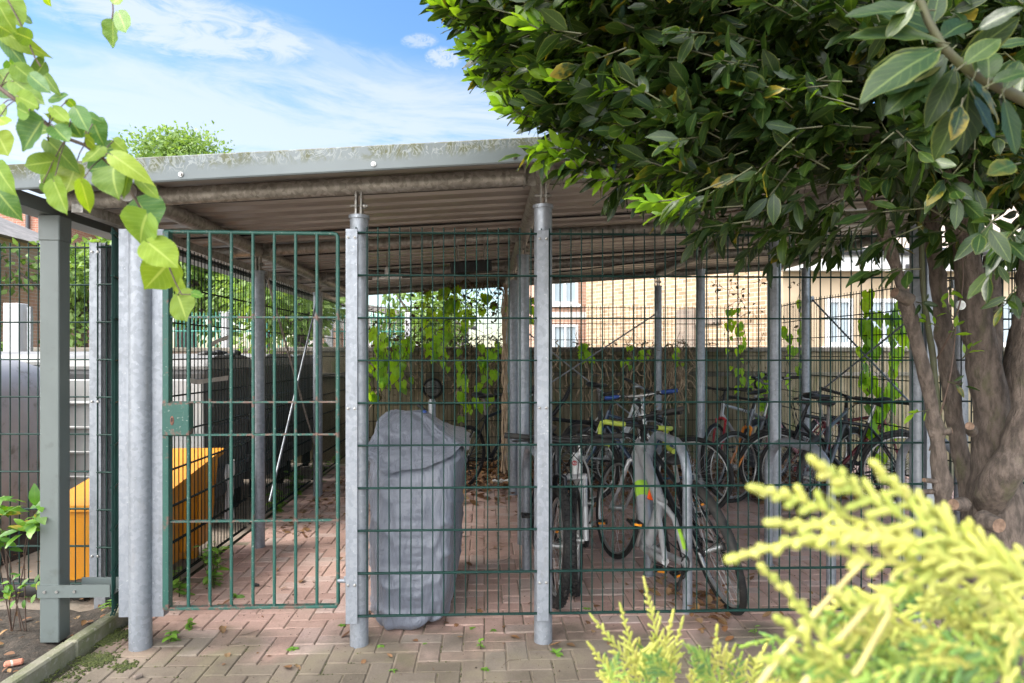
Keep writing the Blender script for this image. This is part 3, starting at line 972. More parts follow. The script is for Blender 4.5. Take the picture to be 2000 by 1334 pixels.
FY = -0.052
f1 = panel(W(1.005, FY), W(1.868, FY), 'green wire mesh panel between the two front posts, in front of the grey covered motorbike', bars=(-0.018, 0.868))
f2 = panel(W(1.906, FY), W(3.70, FY), 'wide green wire mesh panel in front of the bicycles, right of the covered motorbike', bars=())
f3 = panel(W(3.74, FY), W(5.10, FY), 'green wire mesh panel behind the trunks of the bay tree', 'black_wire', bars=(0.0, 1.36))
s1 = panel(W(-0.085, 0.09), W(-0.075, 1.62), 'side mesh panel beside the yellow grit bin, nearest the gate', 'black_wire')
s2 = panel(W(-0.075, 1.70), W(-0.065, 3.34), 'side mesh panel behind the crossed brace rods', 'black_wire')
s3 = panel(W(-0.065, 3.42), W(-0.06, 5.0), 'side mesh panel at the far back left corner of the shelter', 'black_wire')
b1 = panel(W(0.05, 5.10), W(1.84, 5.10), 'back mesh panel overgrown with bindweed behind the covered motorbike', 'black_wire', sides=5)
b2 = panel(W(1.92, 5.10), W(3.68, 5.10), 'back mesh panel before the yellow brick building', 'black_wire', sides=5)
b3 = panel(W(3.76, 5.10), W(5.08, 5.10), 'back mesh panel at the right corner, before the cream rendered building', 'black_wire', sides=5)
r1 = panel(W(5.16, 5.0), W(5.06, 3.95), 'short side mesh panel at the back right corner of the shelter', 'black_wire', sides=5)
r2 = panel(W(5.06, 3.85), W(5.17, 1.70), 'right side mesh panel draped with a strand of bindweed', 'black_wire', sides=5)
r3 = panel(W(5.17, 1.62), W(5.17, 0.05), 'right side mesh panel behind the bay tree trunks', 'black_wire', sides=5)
o1 = panel((-4.6, 3.62, 0), (-2.215, 3.62, 0), 'green mesh panel in front of the rounded grey container at the left edge', 'wire')
o2 = panel((-2.185, 3.60, 0), (-2.03, 3.58, 0), 'narrow mesh strip between the short channel post and the gate post', 'wire')
o3 = panel((-1.862, 3.18, 0), (-2.02, 3.56, 0), 'narrow mesh return seen edge-on beside the big left gate post', 'wire', pitch=0.04, rv=0.0035)

cp = empty('channel_post', (-2.20, 3.64, 0), (0, 0, 0), 'short galvanised channel post of the side fence between downpipe and gate post', 'fence post')
mb = MB()
mb.box((0.075, 0.075, 0.98), (0.15, 0.006, 1.96))
mb.box((0.0, 0.04, 0.98), (0.006, 0.07, 1.96))
mb.box((0.15, 0.04, 0.98), (0.006, 0.07, 1.96))
mb.box((0.0, 0.004, 0.98), (0.06, 0.006, 1.96))
mb.build('channel', M['galv_dull'], cp)
clamp_bar(cp, 0.0, -0.035, 0.10, 1.955, 0.062)

# ---------------------------------------------------------------- the gate
gt = empty('steel_gate', W(0.118, -0.015), (0, 0, SA), 'closed green steel bar gate with rusty joints, left of the covered motorbike', 'gate')
GW, GZ0, GZ1 = 0.795, 0.187, 1.935
mb = MB()
mb.box((0.012, 0, (GZ0 + GZ1) / 2), (0.028, 0.045, GZ1 - GZ0), bev=0.002)
mb.tube([(0.0, 0, GZ1), (GW - 0.02, 0, GZ1 - 0.004), (GW - 0.006, 0, GZ1 - 0.008), (GW, 0, GZ1 - 0.02), (GW, 0, 1.0), (GW + .002, 0, GZ0 + 0.012), (GW - 0.01, 0, GZ0)], 0.0095, 10)
mb.box((GW / 2, 0, GZ0), (GW, 0.035, 0.013), bev=0.002)
mb.build('frame', M['gate'], gt)
for i in range(7):
    x = 0.108 + i * 0.0985
    mb = MB()
    mb.tube([(x, -0.002, GZ0), (x + R.uniform(-.002, .002), -0.002, 1.0), (x, -0.002, GZ1)], 0.0074, 10)
    mb.build('bar', M['gate'], gt)
for z in (0.588, 0.99, 1.142, 1.538):
    mb = MB()
    mb.box((GW / 2, 0.004, z), (GW - 0.01, 0.022, 0.009), bev=0.001)
    mb.build('cross_bar', M['gate'], gt)
mb = MB()
mb.box((0.061, -0.004, 1.066), (0.122, 0.052, 0.150), bev=0.003)
lk = mb.build('lock_box', M['gate'], gt)
mb = MB()
mb.ball((0.046, -0.0305, 1.060), (0.009, 0.002, 0.022), 0, 12, 8)
kh = mb.build('escutcheon', simple('rust', (0.16, 0.07, 0.045), (0.09, 0.04, 0.03), 60, 0.8), lk)
mb = MB()
mb.box((0.046, -0.0325, 1.064), (0.005, 0.002, 0.018))
mb.build('keyhole', M['black'], lk)
mb = MB()
mb.tube([(GW + 0.002, -0.004, 0.305), (GW + 0.085, -0.012, 0.305)], 0.0095, 10)
mb.tube([(GW + 0.045, -0.012, 0.33), (GW + 0.045, -0.012, 0.245)], 0.007, 8)
mb.box((GW + 0.06, -0.006, 0.312), (0.06, 0.02, 0.028), bev=0.003)
mb.build('hinge', M['galv'], gt)

# ---------------------------------------------------------------- cycle stands
def hoop(f, b, h, r_, label):
    rt = empty('cycle_stand', (f[0], f[1], 0), (0, 0, 0), label, 'cycle stand', 'steel hoop cycle stands in the shelter')
    d = Vector((b[0] - f[0], b[1] - f[1], 0))
    L = d.length
    u = d / L
    cr = 0.20
    pts = [Vector((0, 0, -0.04)), Vector((0, 0, h - cr - .3)), Vector((0, 0, h - cr))]
    for k in range(1, 8):
        a = pi / 2 * k / 8
        pts.append(u * (cr - cr * cos(a)) + Vector((0, 0, h - cr + cr * sin(a))))
    for k in range(0, 9):
        a = pi / 2 * k / 8
        pts.append(u * (L - cr + cr * sin(a)) + Vector((0, 0, h - cr + cr * cos(a))))
    pts += [u * L + Vector((0, 0, 0.3)), u * L + Vector((0, 0, -0.04))]
    mb = MB()
    mb.tube(pts, r_, 16)
    mb.build('hoop', M['galv'], rt)
    mb = MB()
    mb.tube([(0, 0, -0.004), (0, 0, 0.004)], r_ + 0.012, 16)
    mb.build('base_ring', M['galv_dull'], rt)
    mb = MB()
    mb.tube([u * L + Vector((0, 0, -0.004)), u * L + Vector((0, 0, 0.004))], r_ + 0.012, 16)
    mb.build('base_ring', M['galv_dull'], rt)
    return rt


hoop((0.930, 3.62), (0.845, 4.22), 0.885, 0.026, 'galvanised hoop stand the silver and lime bicycle leans on, its front leg by the mesh')
hoop((1.80, 3.85), (1.66, 4.42), 0.82, 0.026, 'galvanised hoop stand showing above the blurred yellow conifer')
hoop((2.62, 3.95), (2.56, 4.50), 0.83, 0.026, 'galvanised hoop stand at the right end beside the bay tree')
hoop((0.175, 3.68), (0.09, 4.32), 0.80, 0.026, 'galvanised hoop stand half hidden behind the second front post')
# stub post behind the covered motorbike
mb = MB()
q = P(844, 800, 6.2)
mb.tube([(q.x, q.y, -0.02), (q.x, q.y, 0.5), (q.x, q.y, 0.93), (q.x, q.y, 0.955)], [0.034, 0.034, 0.034, 0.022], 16)
tag(mb.build('bollard', M['galv_dull']), 'round-topped galvanised stub post behind the covered motorbike', 'bollard')

# ---------------------------------------------------------------- back wall and what hangs on it
wl = empty('boundary_wall', W(-0.9, 5.42), (0, 0, SA), 'dark damp concrete boundary wall along the back of the shelter', 'wall')
mb = MB()
for k in range(9):
    mb.box((0.55 + k * 1.1, 0.09, 0.68 + 0.0), (1.094, 0.12, 1.42))
mb.build('wall_panel', M['wall_concrete'], wl)
mb = MB()
mb.box((4.95, 0.09, 1.42), (10.0, 0.2, 0.06), bev=0.01)
mb.box((4.95, 0.02, 1.10), (9.9, 0.03, 0.05), bev=0.004)
mb.build('coping', M['coping'], wl)


def bulkhead(px, py, label):
    q = W(0, 5.36)
    Y = 8.42 if px < 1200 else 8.55
    q = P(px, py, Y)
    rt = empty('wall_lamp', q, (0, 0, SA), label, 'wall lamp', 'round bulkhead lamps on the back wall')
    mb = MB()
    mb.tube([(0, 0.02, 0), (0, -0.05, 0)], 0.125, 24)
    mb.torus((0, -0.05, 0), (0, 1, 0), 0.115, 0.016, 28, 6)
    mb.build('housing', M['black'], rt)
    mb = MB()
    mb.ball((0, -0.05, 0), (0.10, 0.055, 0.10), 0, 20, 12)
    mb.build('cover', M['bin_lid'], rt)
    mb = MB()
    for k in range(5):
        z = -0.045 + k * 0.028
        wd = 0.085 * sqrt(max(0.05, 1 - (z / 0.1) ** 2))
        mb.box((0, -0.05 - 0.055 * sqrt(max(0, 1 - (z / 0.1) ** 2)), z), (wd * 1.2, 0.012, 0.010))
    mb.build('grille', M['black'], rt)


bulkhead(846, 758, 'round vented bulkhead lamp behind the bindweed over the covered motorbike')
bulkhead(1492, 748, 'round vented bulkhead lamp over the bicycles at the right')

# fittings under the roof
fl = empty('floodlight', W(1.50, 1.9, 0), (0, 0, SA), 'black flat floodlight hanging under the roof between the purlins', 'floodlight')
mb = MB()
zf = 2.02
mb.box((0, 0, zf), (0.31, 0.05, 0.085), Matrix.Rotation(-0.07, 3, 'Y'), bev=0.006)
mb.build('housing', M['black'], fl)
mb = MB()
for k in range(10):
    mb.box((-0.13 + k * 0.029, -0.032, zf + 0.009 * (k - 5) * 0.22), (0.006, 0.014, 0.07))
mb.build('cooling_fin', M['black'], fl)
mb = MB()
mb.tube([(0.1, 0, zf + 0.04), (0.1, 0, zt(1.6) + 0.06)], 0.008, 8)
mb.tube([(-0.1, 0, zf + 0.04), (-0.1, 0, zt(1.4) + 0.06)], 0.008, 8)
mb.build('hanger', M['galv_dirty'], fl)
cb = empty('conduit_fitting', W(0.78, 2.4, 0), (0, 0, SA), 'small white conduit fitting under the roof left of the front post', 'fitting')
mb = MB()
zc = 1.995
mb.tube([(-0.1, 0, zc - 0.01), (0.14, 0, zc)], 0.012, 10)
mb.build('conduit', M['upvc'], cb)
mb = MB()
mb.tube([(0.02, 0, zc - 0.02), (0.02, 0, zc + 0.06)], 0.02, 12)
mb.ball((0.02, 0, zc + 0.065), 0.02, 0, 10, 6)
mb.build('junction_box', M['upvc'], cb)
mb = MB()
mb.tube([(0.02, 0, zc + 0.06), (0.02, 0, zt(0.8) + 0.05)], 0.006, 8)
mb.build('drop_rod', M['galv_dirty'], cb)
# cable slung under the sheets
mb = MB()
c0, c1 = W(0.6, 2.5, zt(0.6) - 0.07), W(3.4, 2.9, zt(3.4) - 0.05)
mb.tube([c0.lerp(c1, t) + Vector((0, 0, -0.10 * sin(pi * t))) for t in [i / 14 for i in range(15)]], 0.006, 6)
tag(mb.build('cable', M['black']), 'black cable slung under the roof sheets across the shelter', 'cable')

# torn tape on the side fence
for (pts, lab) in (([(364, 742), (385, 746), (410, 743), (446, 738)], 'longer torn strip of pale tape stuck on the side mesh, lower of two'),
                   ([(406, 682), (415, 671), (430, 664), (446, 659)], 'shorter torn strip of pale tape on the side mesh, upper of two')):
    mb = MB()
    vs, fs = [], []
    for k, (px, py) in enumerate(pts):
        q = P(px, py, 1.0)
        t = -1.66 / (q.x + 0.04)      # where the inside face of the side fence stands
        q = P(px, py, t)
        hw = 0.018 * (0.6 + 0.4 * R.random())
        vs += [q + Vector((0.004 * sin(k * 2.1), 0, hw)), q + Vector((0.004 * cos(k), 0, -hw))]
    for k in range(len(pts) - 1):
        fs.append((2 * k, 2 * k + 2, 2 * k + 3, 2 * k + 1))
    n0 = len(vs)
    vs2 = [v + Vector((0.0015, 0.001, 0)) for v in vs]
    mb.add(vs, fs, 0, False)
    mb.add(vs2, [f[::-1] for f in fs], 0, False)
    tag(mb.build('tape_strip', M['tape']), lab, 'tape', 'torn tape on the side fence')


# ---------------------------------------------------------------- bins and containers outside the left fence
def shell_loft(mb, rings, mi=0, cap=True, sm=True):
    n = len(rings[0])
    vs = [v for r_ in rings for v in r_]
    fs = []
    for i in range(len(rings) - 1):
        for j in range(n):
            fs.append((i * n + j, i * n + (j + 1) % n, (i + 1) * n + (j + 1) % n, (i + 1) * n + j))
    mb.add(vs, fs, mi, sm)
    if cap:
        mb.add(rings[0], [tuple(range(n))[::-1]], mi, False)
        mb.add(rings[-1], [tuple(range(n))], mi, False)


def rrect(cx_, cy_, z, hx, hy, rad, n=5):
    pts = []
    for (sx, sy, a0) in ((1, 1, 0), (-1, 1, pi / 2), (-1, -1, pi), (1, -1, 3 * pi / 2)):
        for k in range(n + 1):
            a = a0 + pi / 2 * k / n
            pts.append(Vector((cx_ + sx * (hx - rad) + rad * cos(a), cy_ + sy * (hy - rad) + rad * sin(a), z)))
    return pts


rb = empty('recycling_bank', (-3.86, 4.62, 0), (0, 0, 0), 'rounded dark grey plastic bottle bank behind the mesh at the left edge', 'recycling bank')
mb = MB()
rings = []
for (z, hx, hy) in ((0.16, .50, .45), (0.2, .535, .48), (0.5, .555, .50), (0.9, .565, .51), (1.10, .55, .50), (1.2, .515, .47), (1.27, .45, .41), (1.32, .36, .33), (1.345, .24, .22)):
    rings.append(rrect(0, 0, z, hx, hy, 0.16, 6))
shell_loft(mb, rings)
body = mb.build('body', M['bin_grey'], rb)
mb = MB()
shell_loft(mb, [rrect(0, 0, z, hx, hy, 0.12, 6) for (z, hx, hy) in ((-0.01, .545, .49), (0.10, .56, .505), (0.155, .55, .495))])
mb.build('skirt', simple('glossy_black_skirt', (0.02, 0.02, 0.024), (0.03, 0.03, 0.034), 5, 0.2), rb)
mb = MB()
arch = []
for k in range(17):
    a = pi * k / 16
    arch.append(Vector((0.16 + 0.27 * cos(a), -0.512, 0.66 + 0.33 * sin(a))))
arch = [Vector((0.43, -0.495, 0.25))] + arch + [Vector((-0.11, -0.495, 0.25))]
mb.tube(arch, 0.03, 8)
mb.build('moulded_arch', M['bin_grey'], rb)

gb = empty('grit_bin', (-2.02, 3.96, 0), (0, 0, radians(92)), 'bright yellow plastic grit bin behind the side mesh next to the gate', 'grit bin')
mb = MB()
L_ = 0.80
prof_ = [(0.02, 0.0), (0.02, 0.46)]
vs = []
for (x, zt0) in ((-0.16, 0.50), (L_, 0.66)):
    for (yy_, z) in ((0.03, 0.09), (0.50, 0.09), (0.54, zt0), (0.0, zt0)):
        vs.append((x + (0.03 if z < 0.1 and x < 0 else (-0.05 if z < 0.1 else 0)), yy_, z))
mb.add(vs, [(0, 1, 2, 3), (7, 6, 5, 4), (0, 4, 5, 1), (1, 5, 6, 2), (3, 2, 6, 7), (0, 3, 7, 4)], 0, False)
for xx in (0.1, 0.3, 0.5):
    mb.box((xx, 0.008, 0.30), (0.05, 0.03, 0.34), Matrix.Rotation(0.05, 3, 'X'), bev=0.006)
mb.box((-0.05, 0.27, 0.045), (0.07, 0.40, 0.09), bev=0.006)
mb.box((0.62, 0.27, 0.045), (0.07, 0.40, 0.09), bev=0.006)
mb.build('body', M['yellow'], gb)
mb = MB()
vs = []
for dz in (0.0, 0.035):
    for (x, z) in ((-0.19, 0.497), (L_ + 0.05, 0.668)):
        for yy_ in (-0.025, 0.565):
            vs.append((x, yy_, z + dz))
mb.add(vs, [(0, 2, 3, 1), (4, 5, 7, 6), (0, 1, 5, 4), (2, 6, 7, 3), (0, 4, 6, 2), (1, 3, 7, 5)], 0, False)
mb.build('lid', M['yellow'], gb)


def wheeled_bin(x, y, w, d, h, label, front, body_m, lid_m, rz=0.0, lettered=False):
    rt = empty('wheeled_bin', (x, y, 0), (0, 0, rz), label, 'bin', 'four-wheeled waste bins outside the side fence')
    mb = MB()
    shell_loft(mb, [rrect(0, d / 2, z, hx, hy, 0.05, 3) for (z, hx, hy) in ((0.19, w / 2 - .06, d / 2 - .05), (0.3, w / 2 - .045, d / 2 - .04), (h - 0.14, w / 2, d / 2), (h - 0.09, w / 2 + 0.02, d / 2 + .02), (h - 0.06, w / 2 + .02, d / 2 + .02))], sm=False)
    for k in range(4):
        z = 0.42 + k * 0.18
        mb.box((w / 2 - 0.03 + z * 0.03, d / 2, z), (0.03, d * 0.82, 0.035), bev=0.006)
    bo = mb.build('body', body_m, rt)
    mb = MB()
    mb.box((0, -0.006, 0.72), (w - 0.03, 0.02, 0.90), Matrix.Rotation(0.035, 3, 'X'), bev=0.006)
    for k in range(4):
        mb.box((0, -0.016 - 0.006 * k, 0.42 + k * 0.19), (w - 0.2, 0.02, 0.02), bev=0.004)
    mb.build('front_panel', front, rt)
    mb = MB()
    rings = []
    for (z, hy) in ((h - 0.055, d / 2 + 0.03), (h - 0.03, d / 2 + .03), (h + 0.03, d / 2 - 0.06), (h + 0.055, d / 2 - .2)):
        rings.append(rrect(0, d / 2, z, w / 2 + 0.025 - (z - h + .05) * .3, hy, 0.03, 3))
    shell_loft(mb, rings, sm=False)
    mb.build('lid', lid_m, rt)
    for sx in (-1, 1):
        for yy_ in (0.12, d - 0.12):
            mb = MB()
            mb.tube([(sx * (w / 2 - 0.12) - 0.022, yy_, 0.09), (sx * (w / 2 - 0.12) + 0.022, yy_, 0.09)], 0.09, 16)
            mb.box((sx * (w / 2 - 0.12), yy_, 0.165), (0.07, 0.09, 0.06))
            mb.build('wheel', M['rubber'], rt)
    return rt


wb1 = wheeled_bin(-4.05, 5.6, 1.30, 0.95, 1.33, 'black recycling bin with grey lid and teal lettering, behind the downpipe', M['bin_black'], M['bin_black'], M['bin_lid'])
text_mesh('recycle', 0.13, 0.002, M['teal'], wb1, (-0.02, -0.045, 0.98), (radians(92), 0, 0))
text_mesh('all', 0.09, 0.002, M['white'], wb1, (0.31, -0.048, 0.90), (radians(92), 0, 0))
text_mesh('plastic bottles', 0.055, 0.002, M['white'], wb1, (0.23, -0.05, 0.78), (radians(92), 0, 0))
text_mesh('cans and tins', 0.055, 0.002, M['white'], wb1, (0.23, -0.05, 0.70), (radians(92), 0, 0))
text_mesh('700', 0.10, 0.002, M['white'], wb1, (0.50, -0.05, 0.58), (radians(92), 0, 0))
mb = MB()
mb.box((0.53, -0.040, 0.86), (0.17, 0.006, 0.12))
mb.box((0.54, -0.042, 0.44), (0.14, 0.006, 0.10))
mb.build('sticker', M['paper'], wb1)
wheeled_bin(-2.97, 5.25, 1.24, 0.95, 1.30, 'pale metal bin with shade and stains coloured into its sides behind the torn tape', M['bin_metal'], M['bin_black'], M['bin_lid'])  # steel body in black: its shade and stains put into the colour
wheeled_bin(-2.92, 6.35, 1.20, 0.95, 1.31, 'black bin with grey lid standing behind the crossed brace rods', M['bin_black'], M['bin_black'], M['bin_lid'])
wheeled_bin(-2.98, 7.45, 1.20, 0.95, 1.30, 'black bin farthest along the side fence', M['bin_black'], M['bin_black'], M['bin_black'])
# rubbish bag slumped over the lids
mb = MB()
for k in range(7):
    mb.ball((-2.45 + R.uniform(-.1, .1), 5.50 + k * 0.08, 1.355 + R.uniform(-.01, .02)), (R.uniform(.03, .05), .05, R.uniform(.015, .03)), 0, 10, 6)
tag(mb.build('rubbish_bag', M['black']), 'crumpled black rubbish bag lying along the edge of the pale bin lid', 'rubbish bag')


# ---------------------------------------------------------------- fences, walls and buildings beyond
def window(parent, x, y, z, w, h, d=0.08, bars=1, frame_m='upvc'):
    mb = MB()
    t = 0.06
    mb.box((x, y - 0.015, z + h / 2 - t / 2), (w, 0.06, t))
    mb.box((x, y - 0.015, z - h / 2 + t / 2), (w, 0.06, t))
    mb.box((x - w / 2 + t / 2, y - 0.015, z), (t, 0.06, h - 2 * t))
    mb.box((x + w / 2 - t / 2, y - 0.015, z), (t, 0.06, h - 2 * t))
    for k in range(bars):
        mb.box((x - w / 2 + w * (k + 1) / (bars + 1), y - 0.012, z), (0.05, 0.05, h - 2 * t))
    f = mb.build('window', M[frame_m], parent)
    mb = MB()
    mb.box((x, y - 0.004, z), (w - 2 * t + 0.01, 0.012, h - 2 * t + 0.01))
    mb.build('pane', M['glass'], f)
    mb = MB()
    mb.box((x, y - 0.05, z - h / 2 - 0.035), (w + 0.12, 0.14, 0.06))
    mb.build('sill', M[frame_m], f)
    return f


# teal green fence with pale posts on a low wall, far left
gf = empty('garden_fence', (-7.0, 11.6, 0), (0, 0, radians(4)), 'teal green mesh fence with pale posts along the gardens beyond the bins', 'fence')
mb = MB()
for i in range(78):
    x = i * 0.066
    mb.tube([(x, 0, 1.35), (x, 0, 2.06 + 0.02 * (i % 2))], 0.008, 5)
for z in (1.45, 1.75, 2.0):
    mb.tube([(0, 0, z), (5.2, 0, z)], 0.012, 5)
mb.build('mesh', M['palisade'], gf)
for x in (-0.02, 2.1, 3.85, 5.2):
    mb = MB()
    mb.box((x, -0.06, 1.02), (0.11, 0.10, 2.12), bev=0.01)
    mb.build('post', M['pale_post'], gf)
lw = empty('low_brick_wall', (-8.2, 11.2, 0), (0, 0, radians(4)), 'low brown brick wall under the teal green fence', 'wall')
mb = MB()
mb.box((3.6, 0.12, 0.70), (7.2, 0.22, 1.40))
mb.build('brickwork', M['lowbrick'], lw)
mb = MB()
mb.box((3.6, 0.12, 1.43), (7.3, 0.28, 0.07), bev=0.01)
mb.build('coping', M['coping'], lw)
# gate pier pair far left
gp_ = empty('gate_pier', P(31, 640, 9.6) * 1.0, (0, 0, 0), 'broad pale concrete gate pier beside the white garage', 'gate pier')
gp_.location.z = 0
mb = MB()
mb.box((0, 0, 1.02), (0.22, 0.2, 2.1), bev=0.01)
mb.build('shaft', M['pale_post'], gp_)
mb = MB()
mb.box((0.20, 0, 1.0), (0.05, 0.05, 2.05))
mb.build('gate_stop', M['galv_dull'], gp_)
q = P(57, 640, 9.9)
mb = MB()
mb.tube([(q.x, q.y, 0), (q.x, q.y, 1.0), (q.x, q.y, 1.93), (q.x, q.y, 1.97)], [0.05, 0.05, 0.05, 0.03], 14)
tag(mb.build('fence_post', M['palisade']), 'round teal green post next to the pale gate pier', 'fence post')

# red brick house far left
h1 = empty('red_brick_house', (-21.5, 21.0, 0), (0, 0, radians(6)), 'tall red brick house at the far left behind the downpipe', 'house')
mb = MB()
mb.box((1.2, 4.0, 3.1), (12.4, 8.0, 6.2))
mb.build('wall', M['redbrick'], h1)
mb = MB()
mb.add([(-5.4, -0.3, 6.2), (7.6, -0.3, 6.2), (7.6, 8.5, 6.2), (-5.4, 8.5, 6.2), (-5.4, 4, 6.7), (7.6, 4, 6.7)],
       [(0, 1, 5, 4), (2, 3, 4, 5), (1, 2, 5), (3, 0, 4), (0, 3, 2, 1)], 0, False)
mb.build('roof', M['roof_tile'], h1)
mb = MB()
mb.tube([(6.22, -0.08, 0.2), (6.22, -0.08, 6.2)], 0.06, 10)
mb.build('drainpipe', M['gutter'], h1)
for (x, z) in ((0.0, 2.2), (0.0, 5.0), (3.4, 2.2), (3.4, 5.0)):
    window(h1, x, -0.02, z, 1.3, 1.3)
h2 = empty('garage', (-12.5, 13.0, 0), (0, 0, radians(4)), 'low garage with dark tiled eaves and white door at the far left', 'garage')
mb = MB()
mb.box((0, 2.0, 1.9), (4.2, 4.0, 3.8))
mb.build('wall', M['orangebrick'], h2)
mb = MB()
mb.add([(-2.4, -0.35, 3.75), (2.35, -0.35, 3.75), (2.35, 4.3, 3.75), (-2.4, 4.3, 3.75), (-2.0, 2.0, 4.7), (0.6, 2.0, 4.7)],
       [(0, 1, 5, 4), (2, 3, 4, 5), (1, 2, 5), (3, 0, 4), (0, 3, 2, 1)], 0, False)
mb.build('roof', M['roof_tile'], h2)
mb = MB()
mb.box((0, -0.38, 3.68), (4.9, 0.10, 0.10))
mb.build('gutter', M['gutter'], h2)
mb = MB()
mb.add([(0.2, -1.0, 2.25), (2.5, -1.0, 2.25), (2.5, 0, 2.75), (0.2, 0, 2.75), (0.2, -1.0, 2.18), (2.5, -1.0, 2.18), (2.5, 0, 2.6), (0.2, 0, 2.6)],
       [(0, 1, 2, 3), (4, 7, 6, 5), (0, 4, 5, 1), (1, 5, 6, 2), (3, 7, 4, 0)], 0, False)
mb.build('porch_roof', M['roof_tile'], h2)
mb = MB()
mb.box((1.4, -0.06, 1.06), (1.6, 0.08, 2.1))
for k in range(7):
    mb.box((1.4, -0.11, 0.25 + k * 0.28), (1.5, 0.02, 0.05))
mb.build('door', M['upvc'], h2)
window(h2, 1.9, -0.03, 3.0, 0.7, 0.7)

# cottage with grey roof seen through the bindweed
h3 = empty('white_cottage', (-5.2, 17.5, 0), (0, 0, radians(-6)), 'white rendered cottage with long grey roof seen past the bindweed', 'house')
mb = MB()
mb.box((1.6, 2.5, 1.15), (3.4, 5.0, 2.3))
mb.build('wall', M['white_wall'], h3)
mb = MB()
mb.add([(-0.4, -0.3, 2.95), (3.5, -0.3, 2.25), (3.5, 5.3, 2.25), (-0.4, 5.3, 2.95), (-0.4, -0.3, 2.80), (3.5, -0.3, 2.12), (3.5, 5.3, 2.12), (-0.4, 5.3, 2.80)],
       [(0, 1, 2, 3), (4, 7, 6, 5), (0, 4, 5, 1), (1, 5, 6, 2), (3, 2, 6, 7), (0, 3, 7, 4)], 0, False)
mb.build('roof', M['roof_tile'], h3)
mb = MB()
mb.box((0.55, -0.10, 1.0), (0.7, 0.2, 2.0))
mb.build('brick_pier', M['orangebrick'], h3)
window(h3, 2.3, -0.02, 1.6, 0.8, 0.7)
h4 = empty('brick_terrace', (1.55, 16.2, 0), (0, 0, radians(2)), 'orange brick terrace house with white sash windows beside the yellow wall', 'house')
mb = MB()
mb.box((0, 2.0, 2.3), (2.0, 4.0, 4.6))
mb.build('wall', M['orangebrick'], h4)
mb = MB()
mb.box((0, -0.02, 2.28), (2.02, 0.05, 0.14))
mb.build('band_course', M['white_wall'], h4)
window(h4, -0.30, -0.03, 2.98, 0.62, 0.9)
window(h4, -0.30, -0.03, 1.45, 0.62, 1.2)
mb = MB()
mb.add([(-1.2, -0.3, 4.6), (1.2, -0.3, 4.6), (1.2, 4.3, 4.6), (-1.2, 4.3, 4.6), (-1.2, 2, 5.1), (1.2, 2, 5.1)],
       [(0, 1, 5, 4), (2, 3, 4, 5), (1, 2, 5), (3, 0, 4), (0, 3, 2, 1)], 0, False)
mb.build('roof', M['roof_tile'], h4)

# yellow brick building: long gable wall running away to the left
A_, B_ = P(1512, 690, 11.2), P(1145, 690, 15.6)
L5 = (A_ - B_).length
h5 = empty('yellow_brick_building', (B_.x, B_.y, 0), (0, 0, atan2(A_.y - B_.y, A_.x - B_.x)), 'long yellow stock brick building behind the back wall', 'building')
mb = MB()
mb.box((L5 / 2, 2.0, 2.7), (L5, 4.0, 5.4))
mb.build('wall', M['yellowbrick'], h5)
mb = MB()
mb.box((L5 * 0.62, -0.03, 1.45), (0.45, 0.08, 1.5))
mb.box((L5 * 0.72, -0.02, 1.95), (0.6, 0.05, 0.12))
mb.build('brick_patch', M['lowbrick'], h5)
mb = MB()
mb.box((L5 / 2, 1.9, 5.46), (L5 + 0.3, 4.5, 0.12))
mb.build('coping', M['coping'], h5)

# cream rendered building at the right
h6 = empty('cream_rendered_building', (6.9, 10.9, 0), (0, 0, radians(1.5)), 'cream rendered building with white fascia board and dark gutter at the right', 'building')
mb = MB()
mb.box((0.4, 2.0, 1.4), (6.0, 4.0, 2.8))
mb.build('wall', M['render'], h6)
mb = MB()
mb.box((0.4, -0.20, 2.80), (6.3, 0.06, 0.28))
mb.box((0.4, -0.09, 2.69), (6.3, 0.18, 0.05))
mb.build('fascia', M['upvc'], h6)
mb = MB()
mb.tube([(-2.8, -0.29, 2.95), (3.6, -0.29, 2.95)], 0.06, 10)
mb.build('gutter', M['gutter'], h6)
mb = MB()
mb.add([(-2.8, -0.28, 2.98), (3.6, -0.28, 2.98), (3.6, 4.3, 5.6), (-2.8, 4.3, 5.6), (3.6, 4.3, 2.9), (-2.8, 4.3, 2.9)],
       [(0, 1, 2, 3), (2, 4, 5, 3), (1, 4, 2), (0, 3, 5)], 0, False)
mb.build('roof', M['roof_pale'], h6)
window(h6, -1.72, -0.02, 1.86, 0.42, 0.75)
window(h6, -1.02, -0.02, 1.86, 0.62, 0.75)
window(h6, 0.9, -0.02, 1.86, 0.7, 0.75)
mb = MB()
mb.tube([(-0.72, -0.08, 0.1), (-0.72, -0.08, 2.35), (-0.72, -0.26, 2.75)], 0.055, 10)
mb.tube([(-0.58, -0.07, 0.1), (-0.58, -0.07, 2.4)], 0.04, 10)
mb.build('drainpipe', M['gutter'], h6)

